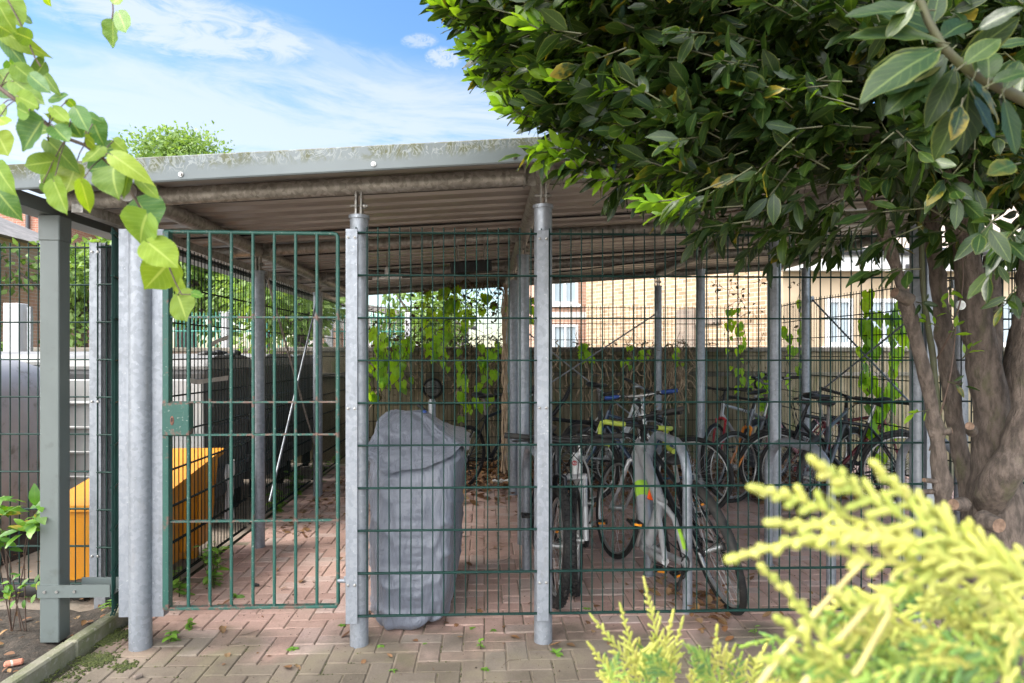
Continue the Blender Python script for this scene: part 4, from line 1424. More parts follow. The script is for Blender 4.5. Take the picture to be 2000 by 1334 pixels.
# ---------------------------------------------------------------- the covered motorbike
def cover():
    rt = empty('covered_motorbike', (0, 0, 0), (0, 0, 0), 'motorbike hidden under a grey weatherproof cover, just inside the front mesh', 'covered motorbike')
    # height: x left, x right, y front, y back
    K = [(0.012, -.690, -.37, 3.40, 4.30), (0.04, -.716, -.325, 3.375, 4.34), (0.20, -.728, -.285, 3.36, 4.38), (0.50, -.738, -.264, 3.38, 4.44),
         (0.74, -.748, -.248, 3.42, 4.46), (0.84, -.745, -.232, 3.48, 4.44), (0.885, -.735, -.236, 3.54, 4.38), (0.915, -.725, -.290, 3.58, 4.2),
         (0.955, -.712, -.355, 3.62, 4.0), (0.995, -.690, -.405, 3.67, 3.93), (1.025, -.655, -.455, 3.72, 3.90), (1.04, -.62, -.50, 3.76, 3.86)]

    def at(z):
        for i in range(len(K) - 1):
            if z <= K[i + 1][0]:
                f = (z - K[i][0]) / (K[i + 1][0] - K[i][0])
                return [K[i][j] + f * (K[i + 1][j] - K[i][j]) for j in range(1, 5)]
        return K[-1][1:]
    NZ, NA = 90, 150

    def surf(z, a):
        xl, xr, yf_, yb_ = at(z)
        cx_, cy_ = (xl + xr) / 2, (yf_ + yb_) / 2
        hx, hy = (xr - xl) / 2, (yb_ - yf_) / 2
        e = 0.42
        ca, sa = cos(a), sin(a)
        x = cx_ + hx * math.copysign(abs(ca) ** e, ca)
        y = cy_ + hy * math.copysign(abs(sa) ** (e + 0.12), sa)
        p = Vector((x, y, z))
        out = Vector((ca, sa, 0))
        # folds fall from the shoulders, gathered along a seam
        f1_ = mnoise.noise(Vector((ca * 2.2, sa * 2.2, z * 1.1)))
        f2_ = 1 - abs(mnoise.noise(Vector((ca * 5.5 + z * 1.2, sa * 5.5, z * 2.2 + 4)))) * 2
        f3_ = 1 - abs(mnoise.noise(Vector((ca * 11 + z * 4, sa * 11, z * 7 + 9)))) * 2
        f4_ = 1 - abs(mnoise.noise(Vector((x * 7 + z * 5, y * 5, z * 5 - x * 4 + 2)))) * 2
        k = 0.014 * f1_ + 0.006 * f2_ + 0.002 * f3_ + 0.016 * max(0, f4_) ** 3
        if sa < 0:      # puckered seam down the front
            k += 0.006 * math.exp(-((x + 0.46) / 0.014) ** 2) * (1 + sin(z * 150 + f1_ * 3))
        hem = math.exp(-((z - 0.03) / 0.05) ** 2)
        k += hem * 0.014 * sin(a * 11 + f1_ * 3)
        p = p + out * k
        p.x -= 0.075 * max(0.0, p.y - 3.45)
        p.z += 0.020 * hem * sin(a * 5 + 1) + (0.02 * f1_ if z > 0.85 else 0)
        if p.z < 0.004:
            p.z = 0.004
        return p, out

    rings = [[surf(0.012 + 1.028 * i / NZ, 2 * pi * j / NA)[0] for j in range(NA)] for i in range(NZ + 1)]
    # loose hood lying over the top, its front edge sagging towards the seam
    hood = MB()
    hr = []
    NH = 30
    for i in range(NH + 1):
        s_ = i / NH
        row = []
        for j in range(NA):
            a = 2 * pi * j / NA
            ca, sa = cos(a), sin(a)
            fr = max(0.0, min(1.0, -sa * 1.6))
            zl = 0.868 - fr * (0.085 * math.exp(-((ca + 0.10) / 0.42) ** 2) + 0.02 * mnoise.noise(Vector((ca * 4, sa * 4, 7.7)))) + 0.012 * sin(a * 4)
            z = zl + (1.036 - zl) * s_
            p, o_ = surf(z, a)
            fl = 0.008 + 0.020 * (1 - s_) ** 5 * (0.5 + fr * .8) - fr * 0.020 * math.exp(-((s_ - .35) / .2) ** 2)
            row.append(p + o_ * max(0.004, fl) + Vector((0, 0, 0.004)))
        hr.append(row)
    shell_loft(hood, hr, cap=False)
    hc_ = sum(hr[-1], Vector()) / NA + Vector((0, 0, 0.008))
    hood.add(hr[-1] + [hc_], [(j, (j + 1) % NA, NA) for j in range(NA)], 0, True)
    hood.build('hood', M['cover'], rt)
    mb = MB()
    shell_loft(mb, rings, cap=False)
    top = rings[-1]
    c_ = sum(top, Vector()) / len(top) + Vector((0, 0, 0.006))
    mb.add(top + [c_], [(j, (j + 1) % NA, NA) for j in range(NA)], 0, True)
    mb.build('cover', M['cover'], rt)
    mb = MB()   # a mirror stalk pokes out of the top
    mb.tube([(-0.52, 3.86, 1.0), (-0.50, 3.88, 1.05), (-0.535, 3.9, 1.075)], 0.012, 8)
    mb.build('lever', M['black'], rt)
    mb = MB()
    mb.tube([(-0.505, 3.875, 1.04), (-0.49, 3.87, 1.030)], 0.013, 8)
    mb.build('lever_grip', M['blue'], rt)
    mb = MB()   # hem cord
    mb.tube([(-0.735, 3.42, 0.52 - k * 0.03 + 0.0) if k % 2 else (-0.742, 3.41, 0.52 - k * 0.03) for k in range(12)], 0.005, 6)
    mb.build('tie_cord', M['paper'], rt)


cover()


# ---------------------------------------------------------------- bicycles
def bicycle(label, at_, anchor='rear', heading=90, lean=0, pitch=0, r=0.34, wb=1.02, tyre=0.019, frame='black_metal', fork=None, rim='alloy',
            bar='flat', barm='black', gripm='grip', steer=0, front=True, rear=True, guards=False, saddle=True, step=False, bar_h=0.98, seat_h=0.92,
            barw=0.58, rack=False, reflect=None, accent=None, crank_a=40, suspension=False, basket=False, z0=0.0, frame_r=1.0, slope=None):
    fm = M[frame]
    km = M[fork or frame]
    h, ln = radians(heading), radians(lean)
    rt = empty('bicycle', (0, 0, 0), (ln, radians(pitch), h), label, 'bicycle', 'bicycles kept in the shelter')
    ax = {'rear': 0.0, 'front': wb, 'mid': wb / 2}[anchor]
    off = Matrix.Rotation(h, 3, 'Z') @ Vector((ax, 0, 0))
    rt.location = (at_[0] - off.x, at_[1] - off.y, z0)
    V = Vector
    ra, fa = V((0, 0, r)), V((wb, 0, r))
    bb = V((0.42, 0, r - 0.055))
    ha = radians(71)
    hd = V((-cos(ha), 0, sin(ha)))
    crown = V((wb - 0.045, 0, r)) + hd * (r + 0.055)
    hb = crown + hd * 0.015
    hl = max(0.09, (bar_h - 0.10 - hb.z) / sin(ha))
    hl = min(hl, 0.16)
    ht = hb + hd * hl
    sd = V((-cos(radians(73)), 0, sin(radians(73))))
    sl_ = min(0.50, (seat_h - 0.14 - bb.z) / sin(radians(73)))
    sl_ = slope or sl_
    st = bb + sd * sl_
    g = frame_r
    # frame
    mb = MB()
    mb.tube([bb, st], 0.0155 * g, 10)
    mb.tube([hb - hd * 0.01, ht + hd * 0.01], 0.019 * g, 12)
    if step:
        mid = hb.lerp(bb, 0.5) + V((0, 0, -0.05))
        mb.tube([hb + hd * 0.02, mid, bb], 0.021 * g, 10)
        mb.tube([ht - hd * 0.02, mid + V((0.0, 0, 0.07)), st - sd * 0.24], 0.015 * g, 10)
    else:
        mb.tube([hb + hd * 0.03, bb], 0.0195 * g, 12)
        mb.tube([ht - hd * 0.03, st - sd * 0.03], 0.016 * g, 12)
    for s_ in (-1, 1):
        ya = s_ * 0.062
        mb.tube([bb + V((0, s_ * 0.025, 0)), bb + V((-0.12, s_ * 0.045, 0.01)), ra + V((0, ya, 0))], 0.0095 * g, 8)
        mb.tube([st + V((-0.005, s_ * 0.016, -0.03)), st.lerp(ra, 0.3) + V((0, s_ * 0.045, 0)), ra + V((0, ya, 0))], 0.0075 * g, 8)
        mb.box(ra + V((-0.005, ya, 0)), (0.035, 0.006, 0.04))
    mb.tube([bb + V((0, -0.038, 0)), bb + V((0, 0.038, 0))], 0.022, 14)
    fr = mb.build('frame', fm, rt)
    if accent:
        mb = MB()
        d_ = (bb - hb)
        mb.tube([hb + hd * 0.02 + d_ * 0.34, hb + hd * 0.015 + d_ * 0.50], 0.0200 * g, 12)
        mb.build('frame_stripe', M[accent], fr)
        mb = MB()
        mb.tube([st.lerp(ra, 0.45) + V((0, -0.052, 0)), st.lerp(ra, 0.8) + V((0, -0.06, 0))], 0.0085 * g, 8)
        mb.build('frame_stripe', M[accent], fr)
    # chain, crank set
    mb = MB()
    ca_ = radians(crank_a)
    mb.torus(bb + V((0, -0.046, 0)), (0, 1, 0), 0.085, 0.005, 32, 6)
    for k in range(5):
        a = 2 * pi * k / 5
        mb.tube([bb + V((0, -0.046, 0)), bb + V((0.085 * cos(a), -0.046, 0.085 * sin(a)))], 0.005, 5)
    for s_, sg in ((-1, 1), (1, -1)):
        e = bb + V((0.17 * cos(ca_) * sg, s_ * 0.085, 0.17 * sin(ca_) * sg))
        mb.tube([bb + V((0, s_ * 0.06, 0)), e], [0.013, 0.009], 8)
    cs = mb.build('crankset', M['alloy' if frame in ('silver', 'white') else 'black'], rt)
    for s_, sg in ((-1, 1), (1, -1)):
        e = bb + V((0.17 * cos(ca_) * sg, s_ * 0.13, 0.17 * sin(ca_) * sg))
        mb = MB()
        mb.box(e, (0.085, 0.012, 0.018), bev=0.003)
        mb.box(e + V((0, s_ * 0.03, 0)), (0.085, 0.012, 0.018), bev=0.003)
        mb.box(e + V((0, -s_ * 0.03, 0)), (0.085, 0.012, 0.018), bev=0.003)
        mb.box(e + V((0.036, 0, 0)), (0.012, 0.075, 0.014))
        mb.box(e + V((-0.036, 0, 0)), (0.012, 0.075, 0.014))
        pd = mb.build('pedal', M['black'], cs)
        if accent or reflect:
            for sx_ in (0.045, -0.045):
                mb = MB()
                mb.box(e + V((sx_, 0, 0)), (0.006, 0.045, 0.012))
                mb.build('reflector', M['amber'], cs)
    mb = MB()
    for s_ in (-1, 1):
        mb.tube([bb + V((0, -0.046, s_ * 0.085)), ra + V((0, -0.046, s_ * 0.04))], 0.004, 5)
    mb.torus(ra + V((0, -0.046, 0)), (0, 1, 0), 0.04, 0.006, 20, 5)
    mb.tube([ra + V((0.02, -0.055, -0.03)), ra + V((0.05, -0.055, -0.13))], 0.009, 6)
    mb.torus(ra + V((0.02, -0.055, -0.06)), (0, 1, 0), 0.02, 0.005, 14, 5)
    mb.torus(ra + V((0.055, -0.055, -0.14)), (0, 1, 0), 0.02, 0.005, 14, 5)
    mb.build('drivetrain', M['black'], rt)
    # steered parts
    sang = radians(steer)
    rot = Matrix.Rotation(sang, 3, hd)

    def S(p):
        return crown + rot @ (V(p) - crown)

    def wheel(c, axis):
        mb = MB()
        ax_, e1, e2 = frame_of(axis)
        mb.tube([c - ax_ * 0.05, c + ax_ * 0.05], 0.018, 10)
        mb.tube([c - ax_ * 0.028, c - ax_ * 0.024], 0.028, 12)
        mb.tube([c + ax_ * 0.024, c + ax_ * 0.028], 0.028, 12)
        n = 28
        rr_ = r - tyre * 2 - 0.012
        for k in range(n):
            s_ = 1 if k % 2 else -1
            a = 2 * pi * k / n
            a2 = a + (0.5 if (k // 2) % 2 else -0.5)
            mb.tube([c + ax_ * 0.026 * s_ + (e1 * cos(a2) + e2 * sin(a2)) * 0.024, c + (e1 * cos(a) + e2 * sin(a)) * rr_], 0.0014, 3, caps=False)
        w = mb.build('wheel', M['alloy'], rt)
        mb = MB()
        mb.torus(c, axis, r - tyre, tyre, 56, 10)
        if tyre > 0.024:
            for k in range(64):
                a = 2 * pi * k / 64
                o = e1 * cos(a) + e2 * sin(a)
                t_ = -e1 * sin(a) + e2 * cos(a)
                for u in (-0.55, 0.05, 0.6):
                    q_ = c + o * (r - tyre + tyre * cos(u) * 1.0) + ax_ * tyre * sin(u) * 1.05 + t_ * (0.006 if k % 2 else 0)
                    m3 = Matrix((t_, ax_, o)).transposed()
                    mb.box(q_, (0.014, 0.010, 0.008), m3)
        mb.build('tyre', M['rubber'], w)
        mb = MB()
        mb.torus(c, axis, r - tyre * 2 - 0.007, 0.0075, 56, 8, rz=0.011)
        mb.build('rim', M[rim], w)
        return w

    if rear:
        w1 = wheel(ra, V((0, 1, 0)))
    if front:
        w2 = wheel(S(fa), rot @ V((0, 1, 0)))
        if reflect:
            mb = MB()
            a = radians(-55)
            q_ = fa + V((0.6 * r * cos(a), 0, 0.6 * r * sin(a)))
            mb.ball(S(q_), (0.030, 0.010, 0.016), 0, 10, 6)
            mb.build('reflector', M[reflect], w2)
    mb = MB()
    if suspension:
        mb.box(S(crown), (0.05, 0.15, 0.035), bev=0.01)
        for s_ in (-1, 1):
            mb.tube([S(crown + V((0.0, s_ * 0.06, 0.01))), S(V((wb - 0.03, s_ * 0.06, r + 0.16)))], 0.014, 10)
            mb.tube([S(V((wb - 0.03, s_ * 0.06, r + 0.19))), S(fa + V((-0.005, s_ * 0.06, 0)))], 0.019, 10)
    else:
        for s_ in (-1, 1):
            mb.tube([S(crown + V((0, 0, 0.012))), S(crown + V((0.004, s_ * 0.048, -0.012))), S(crown.lerp(fa, 0.6) + V((-0.02, s_ * 0.052, 0))), S(fa + V((0, s_ * 0.052, 0)))], [0.017, 0.015, 0.012, 0.009], 10)
    mb.tube([S(crown), S(hb)], 0.017, 10)
    mb.build('fork', km, rt)
    # bars
    stem_t = ht + hd * max(0.03, (bar_h - ht.z) / sin(ha))
    bc = stem_t + V((0.075, 0, 0.0))
    mb = MB()
    mb.tube([S(ht), S(stem_t)], 0.014, 10)
    mb.tube([S(stem_t), S(bc)], 0.015, 10)
    hw = barw / 2
    grips = []
    if bar == 'flat':
        mb.tube([S(bc + V((-0.03, -hw, 0.012))), S(bc + V((-0.012, -hw * .5, 0.01))), S(bc), S(bc + V((-0.012, hw * .5, 0.01))), S(bc + V((-0.03, hw, 0.012)))], 0.0125, 10)
        for s_ in (-1, 1):
            grips.append([bc + V((-0.016, s_ * hw * .58, 0.011)), bc + V((-0.031, s_ * (hw + 0.005), 0.012))])
    elif bar == 'riser':
        mb.tube([S(bc + V((-0.11, -hw, 0.07))), S(bc + V((-0.03, -hw * .55, 0.06))), S(bc + V((0, -0.07, 0))), S(bc + V((0, 0.07, 0))), S(bc + V((-0.03, hw * .55, 0.06))), S(bc + V((-0.11, hw, 0.07)))], 0.0122, 10)
        for s_ in (-1, 1):
            grips.append([bc + V((-0.055, s_ * hw * .68, 0.064)), bc + V((-0.112, s_ * (hw + 0.005), 0.07))])
    else:
        mb.tube([S(bc + V((0, -hw * .55, 0))), S(bc), S(bc + V((0, hw * .55, 0)))], 0.0128, 10)
        for s_ in (-1, 1):
            gp2 = [bc + V((0, s_ * hw * .5, 0)), bc + V((0.0, s_ * hw * .85, 0.0)), bc + V((0.03, s_ * hw * .98, 0.0)), bc + V((0.085, s_ * hw, -0.012)), bc + V((0.105, s_ * hw, -0.055)), bc + V((0.085, s_ * hw, -0.10)), bc + V((0.03, s_ * hw, -0.13)), bc + V((-0.04, s_ * hw, -0.135))]
            grips.append(gp2)
    hbx = mb.build('handlebar', M[barm], rt)
    for gpts in grips:
        mb = MB()
        mb.tube([S(p) for p in gpts], 0.0165, 10)
        mb.build('grip', M[gripm], hbx)
    mb = MB()
    for s_ in (-1, 1):
        y0_ = s_ * hw * .5
        b0 = bc + V((-0.012 if bar != 'riser' else -0.03, y0_, 0.01 if bar != 'riser' else 0.06))
        if bar == 'drop':
            b0 = bc + V((0.085, s_ * hw, -0.012))
            mb.tube([S(b0 + V((-0.01, 0, 0.01))), S(b0 + V((0.04, 0, 0.03))), S(b0 + V((0.055, 0, 0.065)))], [0.016, 0.017, 0.012], 8)
            mb.tube([S(b0 + V((0.045, 0, 0.035))), S(b0 + V((0.05, -s_ * 0.01, -0.05))), S(b0 + V((0.02, -s_ * 0.02, -0.10)))], 0.006, 6)
        else:
            mb.box(S(b0), (0.03, 0.03, 0.028), rot, bev=0.004)
            mb.tube([S(b0 + V((0.012, 0, 0))), S(b0 + V((0.05, s_ * 0.03, -0.012))), S(b0 + V((0.045, s_ * 0.12, -0.02)))], [0.007, 0.006, 0.005], 6)
        mb.tube([S(b0 + V((0.01, 0, 0))), S(b0 + V((0.10, -y0_ * .3, 0.02))), S(bc + V((0.06, -y0_ * 0.2, -0.12))), S(hb + V((0.03, -y0_ * .1, -0.02)))], 0.0028, 5)
        mb.tube([S(b0 + V((0.01, 0.01, 0))), S(b0 + V((0.075, -y0_ * .6, -0.02))), S(bc + V((0.02, -y0_ * 0.4, -0.17))), hb.lerp(bb, 0.3) + V((0.02, 0, 0.02))], 0.0028, 5)
    mb.build('brake_lever', M['black'], hbx)
    # saddle
    if saddle:
        tp = bb + sd * ((seat_h - bb.z) / sin(radians(73)))
        mb = MB()
        mb.tube([st - sd * 0.05, tp - sd * 0.03], 0.013, 10)
        mb.build('seatpost', M['alloy'], rt)
        mb = MB()
        rings = []
        for (x, w_, zt_, th) in ((-0.135, 0.045, 0.008, 0.02), (-0.12, 0.066, 0.018, 0.04), (-0.085, 0.074, 0.02, 0.045), (-0.04, 0.060, 0.012, 0.045), (0.0, 0.038, 0.006, 0.04), (0.06, 0.024, 0.004, 0.034), (0.11, 0.020, 0.002, 0.03), (0.135, 0.012, -0.006, 0.02)):
            ring = []
            for k in range(12):
                a = 2 * pi * k / 12
                zz = sin(a) * th * (0.5 if sin(a) > 0 else 0.75)
                ring.append(tp + V((x + 0.01, cos(a) * w_, zt_ + zz)))
            rings.append(ring)
        shell_loft(mb, rings)
        mb.build('saddle', M['black'], rt)
    if guards:
        for (c, rt_, a0, a1, stf) in ((ra, None, 20, 165, False), (fa, rot, 30, 125, True)):
            if (stf and not front) or (not stf and not rear):
                continue
            mb = MB()
            rows = []
            Rg = r + 0.018
            na = 26
            for k in range(na + 1):
                a = radians(a0 + (a1 - a0) * k / na)
                row = []
                for u, dz in ((-0.026, -0.012), (-0.018, 0.002), (0, 0.006), (0.018, 0.002), (0.026, -0.012)):
                    p = c + V(((Rg + dz) * cos(a), u, (Rg + dz) * sin(a)))
                    row.append(S(p) if stf else p)
                rows.append(row)
            vs = [v for row in rows for v in row]
            fs = []
            for i in range(na):
                for j in range(4):
                    fs.append((i * 5 + j, i * 5 + j + 1, (i + 1) * 5 + j + 1, (i + 1) * 5 + j))
            mb.add(vs, fs)
            for s_ in (-1, 1):
                a = radians(a1 - 12 if not stf else a0 + 80)
                p0 = c + V((Rg * cos(a), s_ * 0.024, Rg * sin(a)))
                p1 = c + V((0, s_ * 0.06, 0))
                mb.tube([S(p0) if stf else p0, S(p1) if stf else p1], 0.0025, 5)
            mb.build('mudguard', M['grip'], rt)
    if rack:
        mb = MB()
        z_ = r * 2 + 0.06
        for s_ in (-1, 1):
            mb.tube([V((-0.25, s_ * .05, z_)), V((0.12, s_ * .06, z_))], 0.006, 6)
            mb.tube([V((-0.12, s_ * .06, z_)), ra + V((0, s_ * .065, 0))], 0.005, 6)
        for k in range(4):
            mb.tube([V((-0.22 + k * .1, -.055, z_)), V((-0.22 + k * .1, .055, z_))], 0.005, 6)
        mb.build('luggage_rack', M['black'], rt)
    rt['_hb'] = 0
    del rt['_hb']
    return rt, S, hb, ht, hd


# pair nosed up to the second front post
b_, S_, hb_, ht_, hd_ = bicycle('white mountain bicycle with red head badge, nosed to the mesh beside the second front post', (0.372, 3.90), 'front', -99, 2, r=0.30, wb=0.98, tyre=0.027,
        frame='white', fork='silver', bar='flat', gripm='grip', bar_h=0.86, seat_h=0.84, reflect='amber', suspension=True, crank_a=5, barw=0.60)
mb = MB()
hc = hb_.lerp(ht_, 0.55) + Vector((0.02, 0, 0.006))
mb.tube([hc, hc + Vector((0.003, 0, 0))], 0.016, 16)
mb.build('badge', M['red'], b_)
text_mesh('KG', 0.018, 0.0005, M['white'], b_, (hc.x + 0.0045, hc.y - 0.011, hc.z - 0.006), (radians(90), 0, radians(90)), 'badge_lettering')
bicycle('black mountain bicycle with knobbly front tyre, nosed up close behind the second front post', (0.228, 3.72), 'front', -87, -3, r=0.32, wb=1.0, tyre=0.029, frame='black_metal',
        bar='flat', bar_h=0.87, seat_h=0.86, steer=4, barw=0.62)
# silver and lime bike without its rear wheel
b_, S_, hb_, ht_, hd_ = bicycle('silver and lime bicycle with lime drop bars and no rear wheel', (0.64, 4.50), 'front', 98, 10, pitch=-3, r=0.325, wb=1.02, tyre=0.016, frame='silver', accent='lime_frame',
        bar='drop', gripm='lime', rear=False, saddle=False, bar_h=0.90, seat_h=0.78, steer=8, barw=0.46, crank_a=-60, frame_r=2.1, z0=-0.02, slope=0.31)
mb = MB()
mb.box(hb_ + Vector((-0.28, -0.03, -0.16)), (0.02, 0.05, 0.065), bev=0.006)
mb.build('rear_light', M['reflector'], b_)
bicycle('dark hybrid bicycle with black mudguards leaning left onto the front hoop stand', (1.16, 3.63), 'rear', 95, -16, r=0.345, wb=1.04, tyre=0.019, frame='black_metal',
        bar='flat', bar_h=0.98, seat_h=0.80, guards=True, steer=-12, barw=0.56, reflect='amber', rack=False, crank_a=75)
bicycle('black road bicycle with drop bars behind the right edge of the grey cover', (-0.52, 6.75), 'rear', 52, 8, r=0.335, wb=0.98, tyre=0.014, frame='black_metal', rim='black',
        bar='drop', gripm='black', bar_h=0.95, seat_h=0.95, steer=40, barw=0.42)
bicycle('white step-through city bicycle with mudguards, left of the upended black bicycle', (0.66, 6.80), 'rear', 42, 5, r=0.345, wb=1.05, tyre=0.018, frame='white', bar='flat', barm='alloy',
        bar_h=1.02, seat_h=1.05, guards=True, steer=-25, reflect='amber', step=True)
bicycle('black bicycle upended on its back wheel, empty fork in the air', (1.38, 6.95), 'rear', 3, 4, pitch=-122, r=0.31, wb=0.96, tyre=0.02, frame='black_metal', front=False, bar='flat',
        bar_h=0.95, seat_h=0.80, saddle=False, z0=0.42)
bicycle('white bicycle with silver bars and one blue grip, behind the silver and lime bicycle', (1.06, 5.25), 'front', -100, 3, r=0.335, wb=1.02, tyre=0.02, frame='white', bar='flat', barm='alloy', gripm='blue',
        bar_h=1.03, seat_h=0.92, steer=-14, reflect='reflector', frame_r=1.2)
bicycle('navy bicycle with black riser bars, behind the dark hybrid bicycle', (1.50, 5.7), 'rear', 150, 7, r=0.335, wb=1.0, tyre=0.019, frame='navy', bar='riser',
        bar_h=0.95, seat_h=0.86, steer=20)
# right-hand group
bicycle('silver bicycle with red fork, leftmost of the group at the right', (2.05, 6.85), 'front', 215, 6, r=0.335, wb=1.0, tyre=0.018, frame='silver', fork='red', bar='flat',
        bar_h=1.0, seat_h=0.95, steer=18)
bicycle('bicycle with an orange fork and grey frame beside the white litter', (2.00, 6.28), 'front', 236, -10, r=0.33, wb=1.0, tyre=0.019, frame='dark_grey', fork='orange', bar='flat', barm='black',
        bar_h=0.95, seat_h=0.93, steer=-30, frame_r=1.15)
bicycle('faded pink bicycle behind the orange-forked one', (2.56, 7.05), 'front', 205, 5, r=0.335, wb=1.02, tyre=0.018, frame='pink', bar='riser', barm='alloy',
        bar_h=1.05, seat_h=0.92, steer=10, guards=True, step=True)
bicycle('grey bicycle with mudguards behind the hoop stand above the conifer', (2.42, 5.65), 'rear', 50, 8, r=0.34, wb=1.03, tyre=0.018, frame='dark_grey', bar='flat', bar_h=0.98, seat_h=0.96, guards=True, steer=-15)
bicycle('maroon bicycle with black saddle and long sloping top tube', (2.55, 6.25), 'rear', 8, 6, r=0.335, wb=1.06, tyre=0.016, frame='darkred', bar='flat', bar_h=0.93, seat_h=0.98, steer=15)
bicycle('black bicycle entangled in bindweed at the far right, saddle low', (3.42, 6.05), 'rear', 172, -6, r=0.34, wb=1.03, tyre=0.018, frame='black_metal', bar='flat', bar_h=0.95, seat_h=0.95, guards=True, steer=-10)

# litter
for (px, py, Y, sx, sy, lab, grp) in ((985, 945, 6.6, .26, .05, 'long white plastic strip in the dead leaves behind the covered motorbike', None),
                                 (1375, 925, 6.5, .20, .14, 'large crumpled white paper under the orange-forked bicycle', None),
                                 (1352, 915, 6.6, .10, .08, 'small white paper scrap left of the orange-forked bicycle wheel', None),
                                 (1430, 976, 6.2, .14, .08, 'flat white scrap lying out on the dead leaves in front of the bicycles', None),
                                 (1195, 915, 6.5, .30, .22, 'clear grey plastic bag in the dead leaves behind the lime drop bars', None)):
    Yg = EYE * FPX / (py - 690)
    q = P(px, py, Yg)
    mb = MB()
    vs, fs = [], []
    N_ = 9
    for i in range(N_):
        for j in range(N_):
            u, v = i / (N_ - 1) - .5, j / (N_ - 1) - .5
            vs.append(q + Vector((u * sx, v * sy, 0.03 + 0.035 * mnoise.noise(Vector((u * 4 + px, v * 4, 1.3))) + 0.01 * mnoise.noise(Vector((u * 12, v * 12 + px, 1))))))
    for i in range(N_ - 1):
        for j in range(N_ - 1):
            fs.append((i * N_ + j, (i + 1) * N_ + j, (i + 1) * N_ + j + 1, i * N_ + j + 1))
    mb.add(vs, fs)
    tag(mb.build('litter', M['paper']), lab, 'litter')
mb = MB()
q = P(380, 950, 4.05)
q = Vector((-1.95, 4.72, 0.42))
vs, fs = [], []
for i in range(8):
    for j in range(14):
        u, v = i / 7 - .5, j / 13 - .5
        vs.append(q + Vector((0.03 * mnoise.noise(Vector((u * 3, v * 3, 0))), u * 0.16 + 0.04 * v, v * 0.42 * (1 - 0.3 * abs(u)) + 0.03 * mnoise.noise(Vector((u * 5, v * 5, 2))))))
for i in range(7):
    for j in range(13):
        fs.append((i * 14 + j, (i + 1) * 14 + j, (i + 1) * 14 + j + 1, i * 14 + j + 1))
mb.add(vs, fs)
tag(mb.build('torn_sack', M['paper']), 'torn white sack hanging on the side mesh past the yellow grit bin', 'sack')

# ---------------------------------------------------------------- plants
BAY = [(0, .05), (.08, .30), (.24, .78), (.45, 1.0), (.66, .88), (.84, .50), (.95, .20), (1, .02)]
BAYF = [(0, .03), (.06, .14), (.14, .42), (.25, .74), (.38, .95), (.52, 1.0), (.66, .90), (.78, .70), (.88, .44), (.95, .22), (1, .02)]
LIN0 = [(0, .10), (.03, .50), (.08, .80), (.16, .97), (.28, 1.03), (.42, 1.02), (.55, .93), (.68, .75), (.79, .50), (.86, .31), (.92, .15), (1, .01)]
LIN = []
for _k in range(27):
    _t = _k / 26
    for (_a, _wa), (_b, _wb) in zip(LIN0, LIN0[1:]):
        if _a <= _t <= _b:
            _w = _wa + (_wb - _wa) * (_t - _a) / (_b - _a)
            break
    LIN.append((_t, max(.01, _w * (1.0 if _k % 2 else .955))))
HEART = [(0, .25), (.08, .85), (.22, 1.0), (.45, .80), (.70, .42), (.90, .13), (1, .01)]
OVAL = [(0, .05), (.2, .7), (.5, 1.0), (.8, .6), (1, .03)]
DIA = [(0, .1), (.45, 1.0), (1, .05)]


def rv(rg, s=1.0):
    while True:
        v = Vector((rg.uniform(-1, 1), rg.uniform(-1, 1), rg.uniform(-1, 1)))
        if 0.05 < v.length < 1:
            return v.normalized() * s


# ---- bay tree
by = empty('bay_tree', (0, 0, 0), (0, 0, 0), 'large many-stemmed bay tree at the right with dark glossy leaves over the shelter roof', 'tree')


def stem(pts, name='trunk', m='bark', n=22, knob=0.04, seg=9, parent=by):
    """pts: (px, py, Y, radius)"""
    raw = [(P(a, b, c), r_) for a, b, c, r_ in pts]
    out, rs = [], []
    for i in range(len(raw) - 1):
        p0 = raw[max(0, i - 1)][0]
        p1, r1_ = raw[i]
        p2, r2_ = raw[i + 1]
        p3 = raw[min(len(raw) - 1, i + 2)][0]
        for k in range(seg):
            t = k / seg
            q = 0.5 * ((2 * p1) + (p2 - p0) * t + (2 * p0 - 5 * p1 + 4 * p2 - p3) * t * t + (3 * p1 - p0 - 3 * p2 + p3) * t ** 3)
            out.append(q)
            rs.append(r1_ + (r2_ - r1_) * t)
    out.append(raw[-1][0])
    rs.append(raw[-1][1])
    rs = [r_ * (1 + knob * 3.0 * mnoise.noise(p * 7) + knob * 1.5 * mnoise.noise(p * 19)) for p, r_ in zip(out, rs)]
    mb = MB()
    mb.tube(out, rs, n)
    # uneven bark
    for i, v in enumerate(mb.V):
        v = Vector(v)
        d_ = -0.003 + mnoise.noise(v * 9) * 0.008 + mnoise.noise(v * 26) * 0.0035 + max(0, mnoise.noise(v * 14 + Vector((5, 1, 2))) - .35) * .03
        j = min(range(len(out)), key=lambda q_: (out[q_] - v).length_squared)
        o_ = v - out[j]
        if o_.length > 1e-5:
            v = v + o_.normalized() * d_ * min(1, rs[j] / 0.03)
        mb.V[i] = tuple(v)
    return mb.build(name, M[m], parent)


